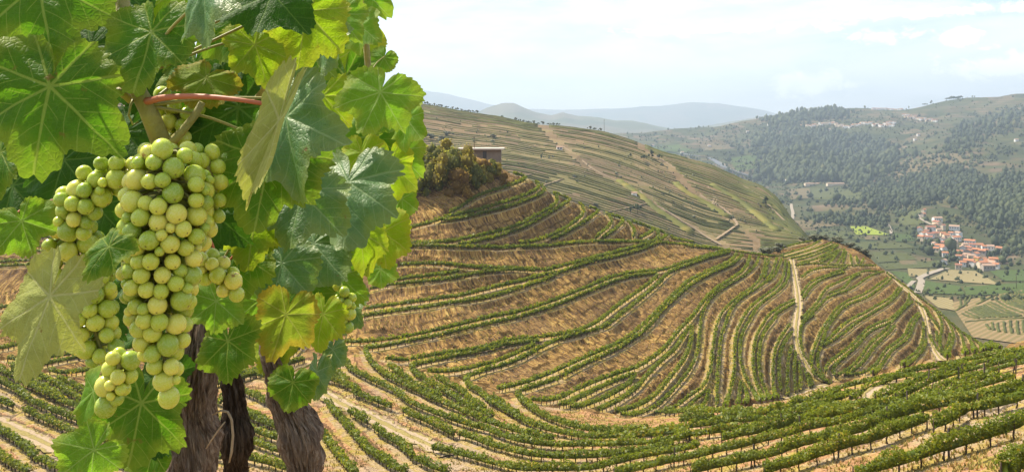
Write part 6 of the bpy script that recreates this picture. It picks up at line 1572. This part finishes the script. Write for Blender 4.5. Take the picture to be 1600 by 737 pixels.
# grapes
def uvsphere(nu=28, nv=18):
    a = np.linspace(0, np.pi, nv + 1); b = np.linspace(0, 2 * np.pi, nu + 1)[:-1]
    A, B = np.meshgrid(a, b, indexing='ij'); s = np.stack((np.sin(A) * np.cos(B), np.sin(A) * np.sin(B), np.cos(A)), 2).reshape(-1, 3)
    F = np.array([(i * nu + j, (i + 1) * nu + j, (i + 1) * nu + (j + 1) % nu, i * nu + (j + 1) % nu) for i in range(nv) for j in range(nu)])
    return s, F
sv, sf = uvsphere(); BERRY = mesh_np('berry', sv, [sf]); BERRY.materials.append(M_BERRY)
def cluster(name, root, axis, prof, Y, rb, nmax, seed, label, depth=0.75):
    """axis: pixel polyline of the bunch, prof: half width in pixels along it"""
    r = np.random.default_rng(seed); ax = np.array(axis, float); t = np.linspace(0, 1, len(ax)); tp = np.linspace(0, 1, len(prof))
    sg = np.linspace(0, 1, 60); wgt = np.interp(sg, tp, prof); cdf = np.cumsum(wgt); cdf = (cdf - cdf[0]) / (cdf[-1] - cdf[0])
    o0 = P(ax[0, 0], ax[0, 1], Y)
    tries = 0
    C = np.zeros((0, 3)); Rr = np.zeros(0)
    while len(C) < nmax and tries < 34000:
        tries += 1
        s = float(np.interp(r.random(), cdf, sg)); th = r.uniform(0, 2 * np.pi); w = np.interp(s, tp, prof)
        br = rb * (r.uniform(0.84, 1.28) if tries < 25000 else r.uniform(0.5, 0.85))
        rr_ = max(0.0, w * Y / FPX - br) * (r.uniform(0.82, 1.0))
        p = P(np.interp(s, t, ax[:, 0]), np.interp(s, t, ax[:, 1]), Y) + np.array((math.cos(th) * rr_, math.sin(th) * rr_ * depth, r.normal(0, 0.002)))
        if len(C) and (np.linalg.norm(C - p, axis=1) < (Rr + br) * (0.90 if tries < 9000 else (0.84 if tries < 18000 else 0.78))).any(): continue
        C = np.concatenate((C, p[None])); Rr = np.append(Rr, br)
    # rachis with a short stalk to each berry
    axw = np.array([P(x, y, Y) for x, y in crspline(ax, 6)])
    parts = [tube_arrays(axw - o0, np.linspace(0.0028, 0.0014, len(axw)), 8)]
    for c, b in zip(C, Rr):
        k = int(np.argmin(np.linalg.norm(axw - c - np.array((0, 0, 0.006)), axis=1))); q = axw[k]; d = (c - q)
        parts.append(tube_arrays(np.array([q, q + d * 0.5 + np.array((0, 0, 0.002)), c - d / (np.linalg.norm(d) + 1e-9) * b * 0.9]) - o0, [0.0011, 0.0009, 0.0012], 5))
    v, f = join_arrays(parts)
    st = child('grape_cluster', mesh_np('grape_cluster', v, f), M_RACH, root, o0); st['label'] = label
    for c, b in zip(C, Rr):
        o_ = link('berry', BERRY, None, st, tuple(c - o0)); d = c - np.array([np.interp(c[2], axw[::-1, 2], axw[::-1, 0]), Y, c[2]])
        o_.scale = (b * r.uniform(0.94, 1.03), b * r.uniform(0.96, 1.04), b * r.uniform(0.97, 1.10))
        dn = Vector((d[0], d[1], -0.012)); o_.rotation_euler = dn.to_track_quat('-Z', 'Y').to_euler(); 
    return len(C)
NB = [cluster('c', va, [(262, 238), (262, 300), (256, 360), (252, 420), (250, 480), (252, 530), (260, 575), (264, 608)], [56, 76, 78, 72, 66, 54, 42, 28, 17], .61, .0062, 160, 1, 'large main bunch of plump green grapes', 0.8),
      cluster('c', va, [(190, 258), (160, 285), (130, 315), (118, 345), (112, 362)], [32, 48, 46, 34, 22], .63, .0062, 34, 2, 'shoulder of green grapes left of the main bunch', 0.7),
      cluster('c', va, [(112, 352), (120, 400), (134, 450), (144, 500), (158, 545), (176, 575)], [46, 54, 52, 48, 40, 26], .78, .0072, 60, 3, 'shaded bunch of green grapes behind the pale leaf', 0.7),
      cluster('c', va, [(190, 560), (184, 585), (172, 612), (168, 634)], [30, 34, 30, 18], .70, .0066, 14, 4, 'small tail of spotted grapes below the shaded bunch', 0.7),
      cluster('c', va, [(318, 408), (340, 425), (362, 440), (368, 450)], [26, 34, 26, 16], .66, .0060, 16, 5, 'small side bunch of grapes by the trunk top', 0.7),
      cluster('c', va, [(262, 160), (276, 178), (284, 200), (288, 222)], [30, 44, 42, 30], .69, .0066, 18, 6, 'bunch of shaded grapes behind the cane', 0.7),
      cluster('c', va, [(318, 245), (328, 275), (326, 330), (318, 372)], [24, 30, 30, 20], .64, .0059, 16, 8, 'grapes at the right edge of the main bunch', 0.6),
      cluster('c', vc, [(532, 448), (540, 470), (544, 495), (548, 512)], [14, 18, 16, 10], 1.25, .0078, 14, 7, 'little bunch of grapes among the far vine leaves', 0.7)]
print('berries', NB, sum(NB))
